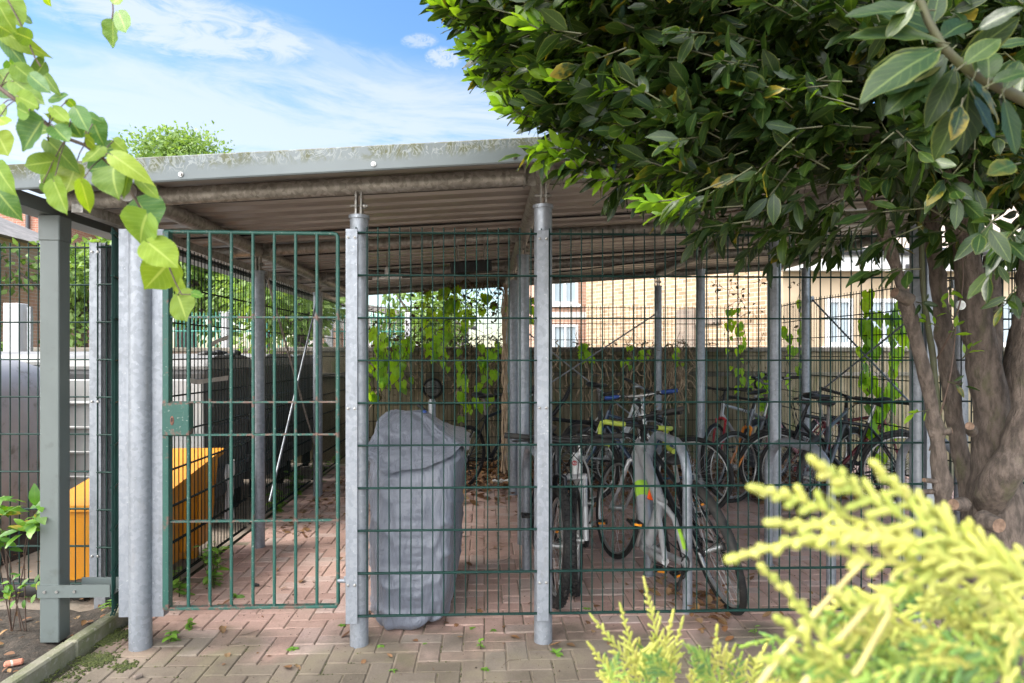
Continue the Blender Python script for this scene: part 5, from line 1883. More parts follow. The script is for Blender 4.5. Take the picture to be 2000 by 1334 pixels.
T = 2.45
stem([(1925, 1500, T, .135), (1925, 1330, T, .115), (1930, 1180, T, .105), (1938, 1060, T, .100), (1943, 960, T, .090), (1943, 880, T, .072), (1934, 780, T, .060), (1918, 690, T, .054), (1902, 600, T, .050), (1888, 510, T, .050), (1878, 430, T, .058), (1872, 350, T, .066), (1866, 300, T, .045)])
stem([(1880, 1420, T - .05, .06), (1864, 1180, T - .05, .042), (1848, 1040, T - .05, .031), (1838, 940, T - .05, .029), (1829, 850, T - .05, .026), (1813, 760, T - .06, .023), (1790, 665, T - .08, .022), (1766, 580, T - .1, .021), (1742, 500, T - .1, .021), (1718, 435, T - .1, .018), (1690, 380, T - .12, .016), (1668, 330, T - .15, .014), (1656, 296, T - .15, .012)])
stem([(1833, 860, T - .03, .016), (1827, 760, T - .02, .013), (1822, 700, T - .0, .012), (1810, 620, T + .0, .011), (1803, 560, T + .0, .011), (1798, 440, T + .0, .010), (1790, 300, T + .05, .009)], m='greentwig')
stem([(1915, 1150, T + .2, .06), (1893, 940, T + .2, .042), (1874, 880, T + .22, .036), (1860, 790, T + .22, .032), (1848, 690, T + .22, .031), (1838, 590, T + .22, .031), (1822, 470, T + .22, .034), (1812, 350, T + .22, .036), (1790, 240, T + .2, .03)])
stem([(1935, 1020, T + .02, .04), (1935, 975, T - .05, .060), (1955, 930, T - .13, .060), (1985, 880, T - .14, .056), (2003, 810, T - .15, .050), (2008, 730, T - .15, .046), (2008, 640, T - .15, .042), (2016, 500, T - .15, .04), (2030, 300, T - .1, .035)])
stem([(1968, 1150, T + .12, .055), (1970, 950, T + .12, .045), (1975, 800, T + .15, .040), (1978, 720, T + .16, .036), (1992, 640, T + .18, .032), (2003, 540, T + .2, .03), (2012, 400, T + .2, .03)])
stem([(1922, 800, T + .12, .035), (1935, 700, T + .15, .033), (1940, 600, T + .18, .03), (1935, 500, T + .2, .028)])
# limbs and long shoots
limbs = [([(1872, 345, T, .040), (1800, 305, T - .05, .034), (1725, 275, T - .1, .028), (1640, 235, T - .15, .024), (1560, 200, T - .2, .018), (1430, 150, T - .2, .012)], 'bark'),
         ([(1870, 350, T, .03), (1800, 340, T + .05, .022), (1700, 330, T + .1, .016), (1600, 325, T + .1, .010)], 'bark'),
         ([(1868, 310, T, .045), (1890, 200, T, .038), (1920, 80, T + .1, .03), (1940, -80, T + .1, .03)], 'bark'),
         ([(1872, 320, T, .045), (1820, 180, T, .034), (1740, 40, T, .028), (1650, -120, T, .02)], 'bark'),
         ([(1880, 330, T, .04), (1960, 260, T, .03), (2060, 180, T, .03), (2200, 60, T, .02)], 'bark'),
         ([(1656, 296, T - .15, .010), (1600, 225, T - .2, .007), (1560, 160, T - .25, .006), (1510, 108, T - .3, .004), (1460, 70, T - .3, .003)], 'greentwig'),
         ([(1656, 296, T - .15, .010), (1585, 262, T - .2, .008), (1510, 228, T - .3, .005)], 'browntwig'),
         ([(1650, 300, T - .15, .006), (1560, 288, T - .2, .005), (1470, 285, T - .3, .004), (1400, 296, T - .35, .003)], 'greentwig'),
         ([(1645, 308, T - .15, .006), (1540, 306, T - .2, .005), (1420, 330, T - .3, .0045), (1310, 345, T - .4, .004), (1200, 325, T - .45, .0035), (1130, 300, T - .5, .0025), (1090, 285, T - .5, .002)], 'greentwig'),
         ([(1640, 310, T - .1, .005), (1500, 395, T - .1, .004), (1380, 420, T - .1, .003)], 'browntwig'),
         ([(1900, 460, T - .3, .004), (1820, 410, T - .35, .004), (1740, 370, T - .4, .003), (1620, 360, T - .4, .0025), (1540, 365, T - .4, .002)], 'greentwig'),
         ([(1455, 20, T - .3, .012), (1380, 60, T - .35, .008), (1270, 85, T - .4, .006), (1150, 40, T - .4, .004)], 'greentwig'),
         ([(1320, 90, T - .3, .006), (1220, 130, T - .35, .005), (1120, 160, T - .4, .003)], 'greentwig'),
         ([(1280, 200, T - .3, .005), (1160, 215, T - .35, .004), (1080, 200, T - .4, .003), (1010, 155, T - .4, .002)], 'greentwig'),
         ([(1830, 700, T, .0035), (1860, 640, T - .1, .003), (1880, 560, T - .1, .003), (1878, 470, T - .1, .002)], 'browntwig'),
         ([(1815, 880, T - .02, .003), (1850, 760, T - .1, .003), (1862, 690, T - .1, .0025), (1868, 620, T - .1, .002)], 'browntwig')]
for pts, m_ in limbs:
    stem(pts, 'limb', m_, 8, 0.03, 5)
# sawn stubs
for (px, py, Y, r_, d_) in ((1897, 840, T - .07, .015, (-.5, -.6, .3)), (1876, 985, T - .1, .020, (-.8, -.5, .1)), (1928, 1018, T - .13, .026, (.1, -1, -.05)), (1768, 582, T - .12, .018, (-.9, -.3, .35)), (1826, 845, T - .06, .012, (.9, -.4, .2)), (1826, 940, T - .06, .008, (-1, -.3, .15)), (1818, 960, T - .05, .008, (-1, -.2, 0))):
    p = P(px, py, Y)
    d_ = Vector(d_).normalized()
    mb = MB()
    mb.tube([p - d_ * 0.02, p + d_ * 0.025, p + d_ * 0.05], [r_ * 1.3, r_ * 1.05, r_], 12)
    st_ = mb.build('branch_stub', M['bark'], by)
    mb = MB()
    mb.tube([p + d_ * 0.050, p + d_ * 0.0515], [r_ * 0.93, r_ * 0.9], 12)
    mb.build('sawn_face', M['cutwood'], st_)
# tree tag
p = P(1876, 596, T - .07)
mb = MB()
mb.tube([p + Vector((0, 0.002, 0)), p + Vector((-.0005, -0.002, 0))], 0.0165, 20)
mb.torus(p + Vector((0, -0.002, 0)), (0, 1, 0), 0.014, 0.0012, 20, 5)
tag(mb.build('tree_tag', M['tagdisc']), 'small round metal tag nailed to the main bay trunk', 'tree tag')

XL = [(-900, 900), (-300, 850), (0, 838), (40, 868), (80, 900), (110, 905), (150, 925), (180, 930), (220, 960), (260, 975), (285, 1010), (300, 1075), (330, 1110), (360, 1180), (395, 1225), (425, 1260), (450, 1400), (480, 1500), (505, 1640)]


def xleft(py):
    for i in range(len(XL) - 1):
        if XL[i][0] <= py <= XL[i + 1][0]:
            f = (py - XL[i][0]) / (XL[i + 1][0] - XL[i][0])
            return XL[i][1] + f * (XL[i + 1][1] - XL[i][1])
    return 9999


rb_ = random.Random(21)
old, young_lit, tw = MB(), MB(), MB()


def whorl(p, d, n, Lm, mb, prof=BAY, wr=0.34, tl=0.12, droop=0.25, spread=(0.5, 1.25), cols=(-1, 0, 1), twig=True, rg=rb_):
    d = d.normalized()
    if twig:
        tw.tube([p, p + d * tl * .5, p + d * tl], [0.0022, 0.0018, 0.0012], 5, caps=False)
    ph = rg.random() * 6.28
    for k in range(n):
        f = 0.25 + 0.75 * k / max(1, n - 1)
        a = ph + k * 2.4
        _, s, b = frame_of(d)
        side = s * cos(a) + b * sin(a)
        ang = rg.uniform(*spread) * (1.15 - 0.6 * f)
        ld = d * cos(ang) + side * sin(ang) + Vector((0, 0, -droop * rg.uniform(0.2, 1.3)))
        L = Lm * rg.uniform(0.7, 1.2)
        nn = d + rv(rg, 0.55) + Vector((0, 0, 0.5))
        base = p + d * tl * f
        mb.leaf(base + ld.normalized() * 0.008, ld, nn, L, L * wr * rg.uniform(.85, 1.15), prof, cols, rg.uniform(.05, .4), rg.uniform(-.1, .35), wave=0.05, ph=rg.random() * 6)


# main canopy, leaf whorls spread through its depth
cnt = 0
while cnt < 2700:
    py = rb_.uniform(-620, 500)
    px = rb_.uniform(830, 2420)
    xl = xleft(py)
    if px < xl + 12 or (py > 215 and px < xleft(py + 42) + 15):
        continue
    edge = px - xl
    Y = rb_.uniform(1.65, 2.75)
    if py > 335 and px > 1290:
        dens = 0.55 if px < 1560 else 0.18
        if rb_.random() > dens:
            continue
    if px < 1120 and py > 295:
        continue
    if py < -60 and rb_.random() > 0.5:
        continue
    d = Vector((-0.75 - 0.3 * rb_.random(), rb_.uniform(-.7, .5), rb_.uniform(-.35, .55)))
    if px > 1700:
        d = rv(rb_)
        d.y -= 0.3
    if edge < 130 and py < 320:
        d = Vector((-1, rb_.uniform(-.4, .4), rb_.uniform(-.3, .5)))
        Y = rb_.uniform(1.85, 2.45)
    p = P(px, py, Y) - d.normalized() * (0.02 if edge > 330 else (0.20 if py > 150 else 0.13))
    if py > 330:
        d.z -= 0.5
        whorl(p, d, rb_.randint(5, 9), 0.072, old, droop=0.7, wr=.42)
    else:
        whorl(p, d, rb_.randint(7, 11), 0.076, old, wr=.43)
    if edge < 400 and rb_.random() < (0.95 if edge < 110 else 0.6 if edge < 230 else 0.25) and px < 1330:  # sunlight on the crown's left side is put into these lighter leaves too
        whorl(p + d.normalized() * 0.10 + rv(rb_, .03), d + Vector((0, 0, .35)), rb_.randint(7, 10), 0.058, young_lit, wr=0.42, tl=0.06, droop=-0.05, spread=(.3, 1.0))
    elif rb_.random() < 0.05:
        whorl(p + rv(rb_, .04), d + Vector((0, 0, .4)), 4, 0.045, young_lit, wr=0.4, tl=0.05, droop=-0.05, spread=(.3, .9))
    cnt += 1
for _ in range(1300):
    px, py = rb_.uniform(1150, 2300), rb_.uniform(-200, 345)
    if px < xleft(py) + 190 or (py > 150 and px < xleft(py + 90) + 90):
        continue
    whorl(P(px, py, rb_.uniform(2.45, 2.9)), rv(rb_) + Vector((-.4, 0, 0)), 9, 0.085, old, twig=False, wr=.42)
# crown behind, above the roof
for _ in range(1300):
    px, py, Y = rb_.uniform(1120, 2500), rb_.uniform(-650, 250), rb_.uniform(2.9, 4.3)
    p = P(px, py, Y)
    if p.z < 2.75:
        continue
    whorl(p, rv(rb_), 8, 0.105, old, twig=False, prof=OVAL, wr=.45)
# the shoot that reaches over the fascia joint
shoot = [P(1130, 302, T - .5), P(1105, 292, T - .5), P(1180, 318, T - .47), P(1240, 335, T - .43), P(1300, 345, T - .4)]
whorl(shoot[0], Vector((-1, -.1, .25)), 8, 0.06, young_lit, wr=0.4, tl=0.07, droop=0)
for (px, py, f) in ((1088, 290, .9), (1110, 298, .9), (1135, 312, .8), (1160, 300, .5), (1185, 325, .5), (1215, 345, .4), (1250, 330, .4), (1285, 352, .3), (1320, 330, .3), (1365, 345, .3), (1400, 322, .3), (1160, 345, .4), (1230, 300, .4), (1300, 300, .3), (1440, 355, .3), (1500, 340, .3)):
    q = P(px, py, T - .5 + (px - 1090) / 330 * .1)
    whorl(q, Vector((-.9, -.3, rb_.uniform(-.3, .4))), 7, 0.07, young_lit if rb_.random() < f else old, wr=.42, tl=.06, droop=.3)
for q in shoot[1:]:
    whorl(q, Vector((-1, -.2, -.2)), 7, 0.075, old, droop=0.5)
for (px, py) in ((1240, 350), (1300, 365), (1350, 385), (1440, 440), (1500, 470), (1560, 480), (1655, 470), (1690, 460), (1730, 470), (1580, 440), (1410, 440), (1250, 360), (1640, 430)):
    whorl(P(px, py - 20, T - .3 + rb_.uniform(-.1, .2)), Vector((-.6, rb_.uniform(-.3, .3), -.6)), 8, 0.075, old, droop=1.0)
# leaves on the right below the crown
for (px, py, Y, L, n) in ((1960, 500, 1.7, .08, 5), (1990, 440, 1.6, .085, 6), (1925, 390, 1.9, .08, 6), (1950, 420, 1.5, .08, 5), (1985, 560, 1.8, .06, 4), (1700, 330, 1.8, .07, 7), (1660, 380, 1.9, .07, 6), (1590, 370, 1.9, .075, 7)):
    whorl(P(px, py, Y), Vector((-.5, -.4, -.3)), n, L, old, droop=0.6)
for (px, py) in ((1870, 470), (1862, 620), (1858, 660), (1880, 700), (1835, 640), (1815, 800), (1790, 590), (1855, 560), (1940, 610), (1985, 590), (1850, 745)):
    whorl(P(px, py, T - .12), rv(rb_) + Vector((-.3, -.5, .3)), 4, 0.045, old if py % 20 else young_lit, tl=0.05, droop=0.1)
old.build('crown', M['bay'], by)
young_lit.build('young_and_lit_foliage', M['bay_young_lit'], by)
tw.build('twigs', M['greentwig'], by)
# big near branch at the top right
near, ntw = MB(), MB()
BR = [(1790, -20, 1.0), (1812, 40, 1.0), (1840, 90, 1.0), (1875, 125, 1.0), (1920, 155, 1.02), (1965, 178, 1.03), (2040, 215, 1.05)]
ntw.tube([P(*q) for q in BR], [.0055, .0058, .0062, .0065, .0072, .008, .009], 10)
NL = [((1850, 110), (1770, 165)), ((1862, 118), (1865, 218)), ((1840, 95), (1690, 160)), ((1835, 95), (1735, 115)), ((1838, 82), (1660, 48)), ((1828, 62), (1730, 20)), ((1880, 128), (1955, 70)), ((1870, 120), (1990, 35)), ((1905, 145), (1925, 100)), ((1895, 140), (1880, 300)), ((1890, 150), (1968, 230)), ((1900, 185), (1945, 268)), ((1880, 200), (1825, 310)), ((1856, 100), (1730, 222)), ((1850, 118), (1730, 178)), ((1930, 160), (1935, 80)), ((1820, 50), (1840, -30)), ((1815, 40), (1720, -10)), ((1810, 20), (1655, 20)), ((1878, 205), (1868, 255)), ((1935, 165), (2010, 130)), ((1960, 178), (2000, 110)), ((1835, 78), (1905, 20)), ((1848, 108), (1705, 130)), ((1868, 128), (1812, 245)), ((1960, 190), (1985, 300)), ((1985, 320), (1940, 330)), ((1790, 0), (1730, 75)), ((1905, 60), (1990, 10)), ((1935, 95), (2020, 70))]
rn = random.Random(5)
for (b0, t0) in NL:
    Y = 1.0 + rn.uniform(-.06, .1)
    b3, t3 = P(b0[0], b0[1], Y), P(t0[0], t0[1], Y + rn.uniform(-.05, .03))
    d = t3 - b3
    L = max(d.length, 0.055) * 1.02
    n = Vector((rn.uniform(-.5, .5), -0.8, rn.uniform(0.2, 0.9)))
    near.leaf(b3, d, n, L, max(0.028, L * rn.uniform(.38, .46)), BAYF, (-1, -.5, 0, .5, 1), rn.uniform(.1, .3), rn.uniform(0, .25), wave=.035, ph=rn.random() * 6)
    ntw.tube([b3 - d.normalized() * 0.012, b3 + d * 0.1], 0.0012, 5)
near.build('near_leaves', M['bay'], by)
ntw.build('near_branch', M['greentwig'], by)

# ---- linden branch at the top left (the tree itself stands left of the frame)
li = empty('linden_tree', (0, 0, 0), (0, 0, 0), 'linden tree reaching in at the top left with bright heart-shaped leaves', 'tree')
Z1 = [((40, -40), (130, 160), 130), ((0, 40), (70, 205), 120), ((0, 190), (205, 335), 110), ((10, 225), (140, 425), 90), ((205, 255), (92, 210), 95), ((290, 405), (235, 508), 95), ((298, 495), (345, 588), 55), ((195, 490), (305, 590), 70), ((85, 525), (310, 695), 120), ((330, 640), (452, 628), 50), ((-20, 570), (130, 610), 120), ((95, 425), (235, 540), 110), ((-10, 470), (95, 600), 120), ((120, 630), (275, 705), 110), ((185, 740), (95, 700), 90), ((275, 790), (150, 975), 215), ((322, 848), (135, 870), 110), ((440, 805), (290, 765), 80), ((345, 700), (455, 812), 80), ((492, 700), (565, 840), 100), ((610, 790), (650, 930), 150), ((578, 755), (640, 795), 60), ((428, 832), (570, 872), 80), ((355, 830), (455, 945), 110), ((-15, 880), (70, 1022), 150), ((310, 915), (492, 1082), 110), ((356, 1052), (95, 1090), 115), ((372, 1020), (240, 1172), 180), ((492, 1080), (440, 1275), 190), ((350, 1178), (440, 1390), 150), ((528, 1180), (592, 1395), 85), ((655, 960), (560, 1078), 150), ((752, 962), (552, 990), 95), ((738, 915), (822, 992), 75), ((728, 1008), (938, 1138), 110), ((745, 1090), (710, 1240), 230), ((590, 1105), (765, 1090), 120), ((838, 1130), (805, 1288), 100), ((902, 1160), (1042, 1305), 75), ((-20, 1080), (60, 1248), 130), ((-10, 1250), (95, 1400), 140), ((740, 20), (795, -30), 110), ((735, 140), (745, 308), 165), ((772, 82), (845, 238), 70), ((300, -20), (325, 35), 45), ((155, 110), (225, 160), 40), ((225, 310), (285, 390), 40), ((440, 650), (490, 700), 50), ((0, 690), (30, 750), 60), ((-10, 770), (60, 830), 90), ((190, 590), (240, 720), 120), ((60, 400), (150, 520), 90), ((470, 800), (540, 880), 80), ((560, 900), (640, 960), 90), ((280, 1190), (380, 1250), 90), ((-40, 150), (80, 215), 120)]
Z2 = [((715, -20), (810, 140), 190), ((768, 48), (700, 198), 190), ((770, 195), (918, 312), 150), ((890, 292), (762, 428), 165), ((905, 385), (955, 488), 75), ((925, 468), (975, 600), 150), ((1000, 462), (1058, 478), 48)]
lm, ltw = MB(), MB()
rl = random.Random(9)
allL = [((a[0] / 3.336, a[1] / 3.336), (b[0] / 3.336, b[1] / 3.336), w / 3.336) for a, b, w in Z1] + [((a[0] / 2.668, 400 + a[1] / 2.668), (b[0] / 2.668, 400 + b[1] / 2.668), w / 2.668) for a, b, w in Z2]
LBR = [(-60, 130), (0, 172), (30, 195), (60, 215), (95, 245), (130, 270), (165, 283), (200, 308), (225, 330), (245, 350), (262, 385), (285, 425), (300, 455), (312, 490), (330, 520), (342, 550), (355, 575), (375, 575)]
for a, b, w in allL:
    Y = 1.06 + rl.uniform(-.07, .09)
    p0, p1 = P(a[0], a[1], Y), P(b[0], b[1], Y + rl.uniform(-.025, .025))
    d = p1 - p0
    L = d.length
    wd = max(w / FPX * Y, 0.35 * L)
    tilt = rl.uniform(-.7, .7)
    n = Vector((rl.uniform(-.5, .5), -1, tilt + 0.25))
    nn = n - d.normalized() * n.dot(d.normalized())
    lm.leaf(p0, d, n, L * 1.06, wd * 1.2, LIN, (-1, -.66, -.33, 0, .33, .66, 1), rl.uniform(-.2, .4), rl.uniform(-.25, .45), cord=.10, wave=.018, ph=rl.random() * 6)
    # leaf stalk to the nearest point of the twig
    j = min(LBR, key=lambda q_: (q_[0] - a[0]) ** 2 + (q_[1] - a[1]) ** 2)
    q = P(j[0], j[1], 1.06)
    if (q - p0).length < 0.09:
        ltw.tube([q, q.lerp(p0, .5) + Vector((0, 0, .004)), p0 + d * 0.03], 0.0009, 5)
ltw.tube([P(x, y, 1.06) for x, y in LBR], [0.0035 - 0.0027 * i / len(LBR) for i in range(len(LBR))], 8)
ltw.tube([P(x, y, 1.06) for x, y in ((-40, -60), (10, -10), (40, 45), (55, 80), (68, 112), (80, 130))], 0.0012, 6)
ltw.tube([P(x, y, 1.06) for x, y in ((222, -40), (220, 0), (221, 22), (218, 45))], 0.0011, 6)
ltw.tube([P(x, y, 1.06) for x, y in ((-200, 60), (-60, 130), (-30, 150))], 0.004, 6)
lm.build('foliage', M['linden'], li)
ltw.build('twig', M['browntwig'], li)
mb = MB()
mb.tube([(-2.6, 0.9, -0.1), (-2.55, 0.92, 1.0), (-2.45, 0.95, 2.0), (-2.4, 1.0, 3.4)], [.12, .10, .09, .06], 14)
mb.build('trunk', M['bark'], li)
shade_crown = MB()  # crown out of view, placed to shade the ground before the shelter
for _ in range(5200):
    v = rv(rl, rl.uniform(.3, 1.0) ** .5)
    p = Vector((-4.3 + v.x * 1.9, 1.6 + v.y * 1.3, 4.1 + v.z * 1.2))
    shade_crown.leaf(p, rv(rl) + Vector((0, 0, -.6)), rv(rl) + Vector((0, 0, .8)), .12, .11, OVAL, (-1, 0, 1), .2, .2)
shade_crown.build('crown', M['linden'], li)
mb = MB()
mb.tube([(-2.44, 0.96, 2.2), (-1.9, 1.0, 2.05), (-1.4, 1.04, 1.95), P(-200, 60, 1.06)], [.03, .02, .012, .004], 8)
mb.build('limb', M['browntwig'], li)


# ---- golden conifer in the foreground
co = empty('golden_conifer', (0, 0, 0), (0, 0, 0), 'golden yellow conifer shrub in the right foreground, its nearest spray blurred', 'shrub')
gold, green = MB(), MB()
rc = random.Random(31)


def blob(mb, p, d, L, r_):
    """one scale-leaf branchlet: a slim knobbly bud chain"""
    k = max(4, int(L / (r_ * 1.15)))
    pts, rs = [], []
    for i in range(k + 1):
        t = i / k
        pts.append(p + d * (L * t) + rv(rc, r_ * .12))
        rs.append(r_ * (1.0 if i % 2 else 0.66) * (1 - 0.30 * t) if i < k else r_ * 0.35)
    mb.tube(pts, rs, 6)


def spray(ribs, Y0, Y1, r_, mb, plane=None, dens=1.0, ln=0.035, sub=True, grow=0.55):
    """a flat fan: a curved rib with branchlets to both sides that fork again"""
    pts = [P(x, y, Y0 + (Y1 - Y0) * i / (len(ribs) - 1)) for i, (x, y) in enumerate(ribs)]
    # dense resample
    path = []
    for i in range(len(pts) - 1):
        for k in range(6):
            path.append(pts[i].lerp(pts[i + 1], k / 6))
    path.append(pts[-1])
    n = len(path)
    gold.tube(path, [r_ * (0.55 - 0.2 * i / n) for i in range(n)], 6, 0)
    tot_ = sum((path[i + 1] - path[i]).length for i in range(n - 1))
    step = r_ * 2.3 / dens
    s_, acc, i, side = 0.0, 0.0, 0, 1
    while s_ < tot_:
        f = s_ / tot_
        idx = min(n - 2, int(f * (n - 1)))
        p = path[idx].lerp(path[idx + 1], f * (n - 1) - idx)
        d = (path[idx + 1] - path[idx]).normalized()
        view = Vector((0, -1, 0.25)) if plane is None else Vector(plane)
        lat = d.cross(view).normalized() * side
        side = -side
        l_ = ln * (0.55 + 0.6 * sin(pi * min(1, 0.15 + f * .85))) * (1 - grow * f) * rc.uniform(.7, 1.2)
        bd = (d * 1.0 + lat * 0.72 + rv(rc, .22)).normalized()
        tgt = mb
        blob(tgt, p, bd, l_, r_ * rc.uniform(.75, 1.0))
        if sub:
            m_ = int(l_ / (r_ * 3.2))
            for q in range(1, m_):
                t = q / m_
                sl2 = bd.cross(view).normalized() * (1 if q % 2 else -1)
                b2 = (bd * 1.0 + sl2 * 0.6 + rv(rc, .15)).normalized()
                blob(tgt, p + bd * l_ * t, b2, l_ * 0.42 * (1 - .5 * t) * rc.uniform(.7, 1.2), r_ * .72)
        s_ += step * rc.uniform(.8, 1.2)
    blob(mb, path[-1], (path[-1] - path[-4]).normalized(), ln * 0.6, r_ * .9)


NR = 0.0034
for ribs, ya, yb, ln, mbx in (
        ([(2040, 1150), (1900, 1075), (1760, 1010), (1660, 955), (1608, 915)], .37, .34, .020, gold),
        ([(2000, 1130), (1880, 1060), (1780, 985), (1725, 925)], .38, .36, .019, gold),
        ([(2000, 1140), (1900, 1050), (1820, 1000), (1775, 965)], .39, .37, .014, gold),
        ([(1960, 1130), (1800, 1060), (1650, 1010), (1560, 975), (1490, 958)], .37, .34, .015, gold),
        ([(1900, 1110), (1760, 1055), (1620, 1030), (1520, 1022)], .36, .34, .013, gold),
        ([(1860, 1100), (1700, 1045), (1560, 1055), (1440, 1088)], .36, .33, .011, gold),
        ([(1960, 1130), (1820, 1105), (1700, 1095), (1600, 1065)], .37, .35, .016, gold),
        ([(1850, 1120), (1760, 1150), (1690, 1180), (1640, 1160)], .37, .35, .012, gold),
        ([(1640, 1300), (1590, 1220), (1540, 1160), (1495, 1115)], .37, .36, .009, gold),
        ([(1600, 1290), (1565, 1240), (1525, 1212)], .38, .37, .009, gold),
        ([(2040, 1100), (1980, 1085), (1880, 1075), (1800, 1060)], .40, .38, .014, gold),
        ([(2040, 1200), (1960, 1180), (1880, 1165), (1790, 1150)], .42, .40, .020, gold),
        ([(2060, 1260), (1990, 1250), (1940, 1235), (1890, 1215)], .44, .42, .022, gold),
        ([(1960, 1340), (1970, 1280), (1985, 1230)], .40, .40, .016, gold)):
    spray(ribs, ya, yb, NR, mbx, plane=(rc.uniform(-.3, .3), -1, .35), ln=ln)
for _ in range(46):
    x, y = rc.uniform(1640, 2080), rc.uniform(1075, 1350)
    if y < 1080 + max(0, (1850 - x)) * .75:
        continue
    Yc = rc.uniform(.38, .56)
    l_ = rc.uniform(70, 150)
    a = rc.uniform(2.5, 3.5)
    spray([(x, y), (x + cos(a) * l_ * .5, y - sin(a) * l_ * .5), (x + cos(a) * l_, y - sin(a) * l_ + 12)], Yc, Yc - .02, .0030, gold if rc.random() < .62 else green, plane=(rc.uniform(-.5, .5), -1, rc.uniform(-.2, .6)), ln=rc.uniform(.014, .024))
# pale woody stems
for pts in ([(1440, 1400), (1530, 1270), (1600, 1190), (1660, 1125), (1700, 1085)], [(1520, 1400), (1620, 1270), (1700, 1180), (1790, 1110)], [(1600, 1400), (1680, 1300), (1735, 1200), (1745, 1120)]):
    gold.tube([P(x, y, .40) for x, y in pts], [.0021, .0020, .0018, .0015, .0012][:len(pts)], 8, 1)
# greener interior mass
for _ in range(60):
    x, y = rc.uniform(1560, 2060), rc.uniform(1190, 1400)
    if y < 1180 + (1750 - x) * 0.4:
        continue
    Yc = rc.uniform(.44, .68)
    a = rc.uniform(2.0, 4.2)
    l_ = rc.uniform(60, 110)
    spray([(x, y), (x + cos(a) * l_ * .5, y - abs(sin(a)) * l_ * .5), (x + cos(a) * l_, y - abs(sin(a)) * l_ * .6 + 15)], Yc, Yc - .03, .0026, green if rc.random() < .8 else gold, plane=rv(rc) + Vector((0, -1, 0)), ln=.022)
# lower left sprays, farther and sharper
for tip, base, Yc, ln in (((1262, 1150), (1290, 1345), .78, .026), ((1215, 1195), (1262, 1330), .80, .022), ((1165, 1215), (1250, 1335), .80, .024), ((1158, 1268), (1230, 1340), .78, .022), ((1310, 1215), (1300, 1340), .76, .028), ((1330, 1222), (1305, 1350), .80, .022), ((1400, 1232), (1385, 1350), .74, .014), ((1432, 1272), (1400, 1350), .76, .018), ((1492, 1268), (1470, 1350), .72, .014), ((1180, 1325), (1240, 1372), .76, .024), ((1360, 1290), (1345, 1370), .74, .024), ((1250, 1262), (1262, 1345), .82, .022), ((1455, 1300), (1430, 1360), .74, .018)):
    mx, my = (tip[0] + base[0]) / 2 + rc.uniform(-12, 12), (tip[1] + base[1]) / 2
    spray([base, (mx, my), tip], Yc, Yc - .02, .0024, gold, plane=(rc.uniform(-.5, .5), -1, .2), ln=ln, grow=.75)
for _ in range(40):
    x, y = rc.uniform(1190, 1560), rc.uniform(1305, 1420)
    Yc = rc.uniform(.70, .95)
    a = rc.uniform(.6, 2.5)
    spray([(x, y), (x + cos(a) * 30, y - sin(a) * 30), (x + cos(a) * 60, y - sin(a) * 58)], Yc, Yc - .02, .0020, green if rc.random() < .6 else gold, plane=rv(rc) + Vector((0, -1, 0)), ln=.022)
gold.build('golden_sprays', [M['conifer'], M['conifer_stem']], co)
green.build('green_sprays', M['conifer_green'], co)


# ---- bindweed on the back fence and the right side
def vine(name, label, spots, cat='climbing plant'):
    rt = empty(name, (0, 0, 0), (0, 0, 0), label, cat)
    lf, sm_, dead = MB(), MB(), MB()
    rg = random.Random(len(label))
    for (x0, x1, y0, y1, Y, n, size, deadn) in spots:
        cols_ = [rg.uniform(x0, x1) for _ in range(max(3, n // 9))]
        for cx_ in cols_:
            yy0 = y0 + rg.uniform(0, .35) * (y1 - y0)
            yy1 = y1 - rg.uniform(0, .5) * (y1 - y0)
            pts = []
            for k in range(8):
                pts.append(P(cx_ + rg.uniform(-8, 8), yy0 + (yy1 - yy0) * k / 7, Y + rg.uniform(-.06, .04)))
            sm_.tube(pts, 0.0035, 5)
            for k in range(9):
                t = rg.random()
                i = min(6, int(t * 7))
                p = pts[i].lerp(pts[i + 1], t * 7 - i) + Vector((rg.uniform(-.05, .05), rg.uniform(-.08, .03), 0))
                d = Vector((rg.uniform(-.5, .5), rg.uniform(-.35, .2), -1))
                L = size * rg.uniform(.6, 1.2)
                lf.leaf(p, d, Vector((rg.uniform(-.7, .7), -1, rg.uniform(0, .8))), L, L * .85, HEART, (-1, -.5, 0, .5, 1), .12, .15, cord=.2)
        for _ in range(deadn):
            p = P(rg.uniform(x0, x1), y0 + (y1 - y0) * rg.random() ** 1.6 * .8, Y + rg.uniform(-.12, .08))
            L = size * rg.uniform(.3, .7)
            dead.leaf(p, rv(rg) + Vector((0, 0, -.7)), rv(rg), L, L * .6, DIA, (-1, 0, 1), .3, .3)
            if rg.random() < .4:
                q = p + rv(rg, .15)
                dead.tube([p, p.lerp(q, .5) + rv(rg, .04), q], .003, 4, caps=False)
    lf.build('foliage', M['vine'], rt)
    sm_.build('stem', M['greentwig'], rt)
    if dead.V:
        dead.build('dead_leaves', M['vine_dead'], rt)
    return rt


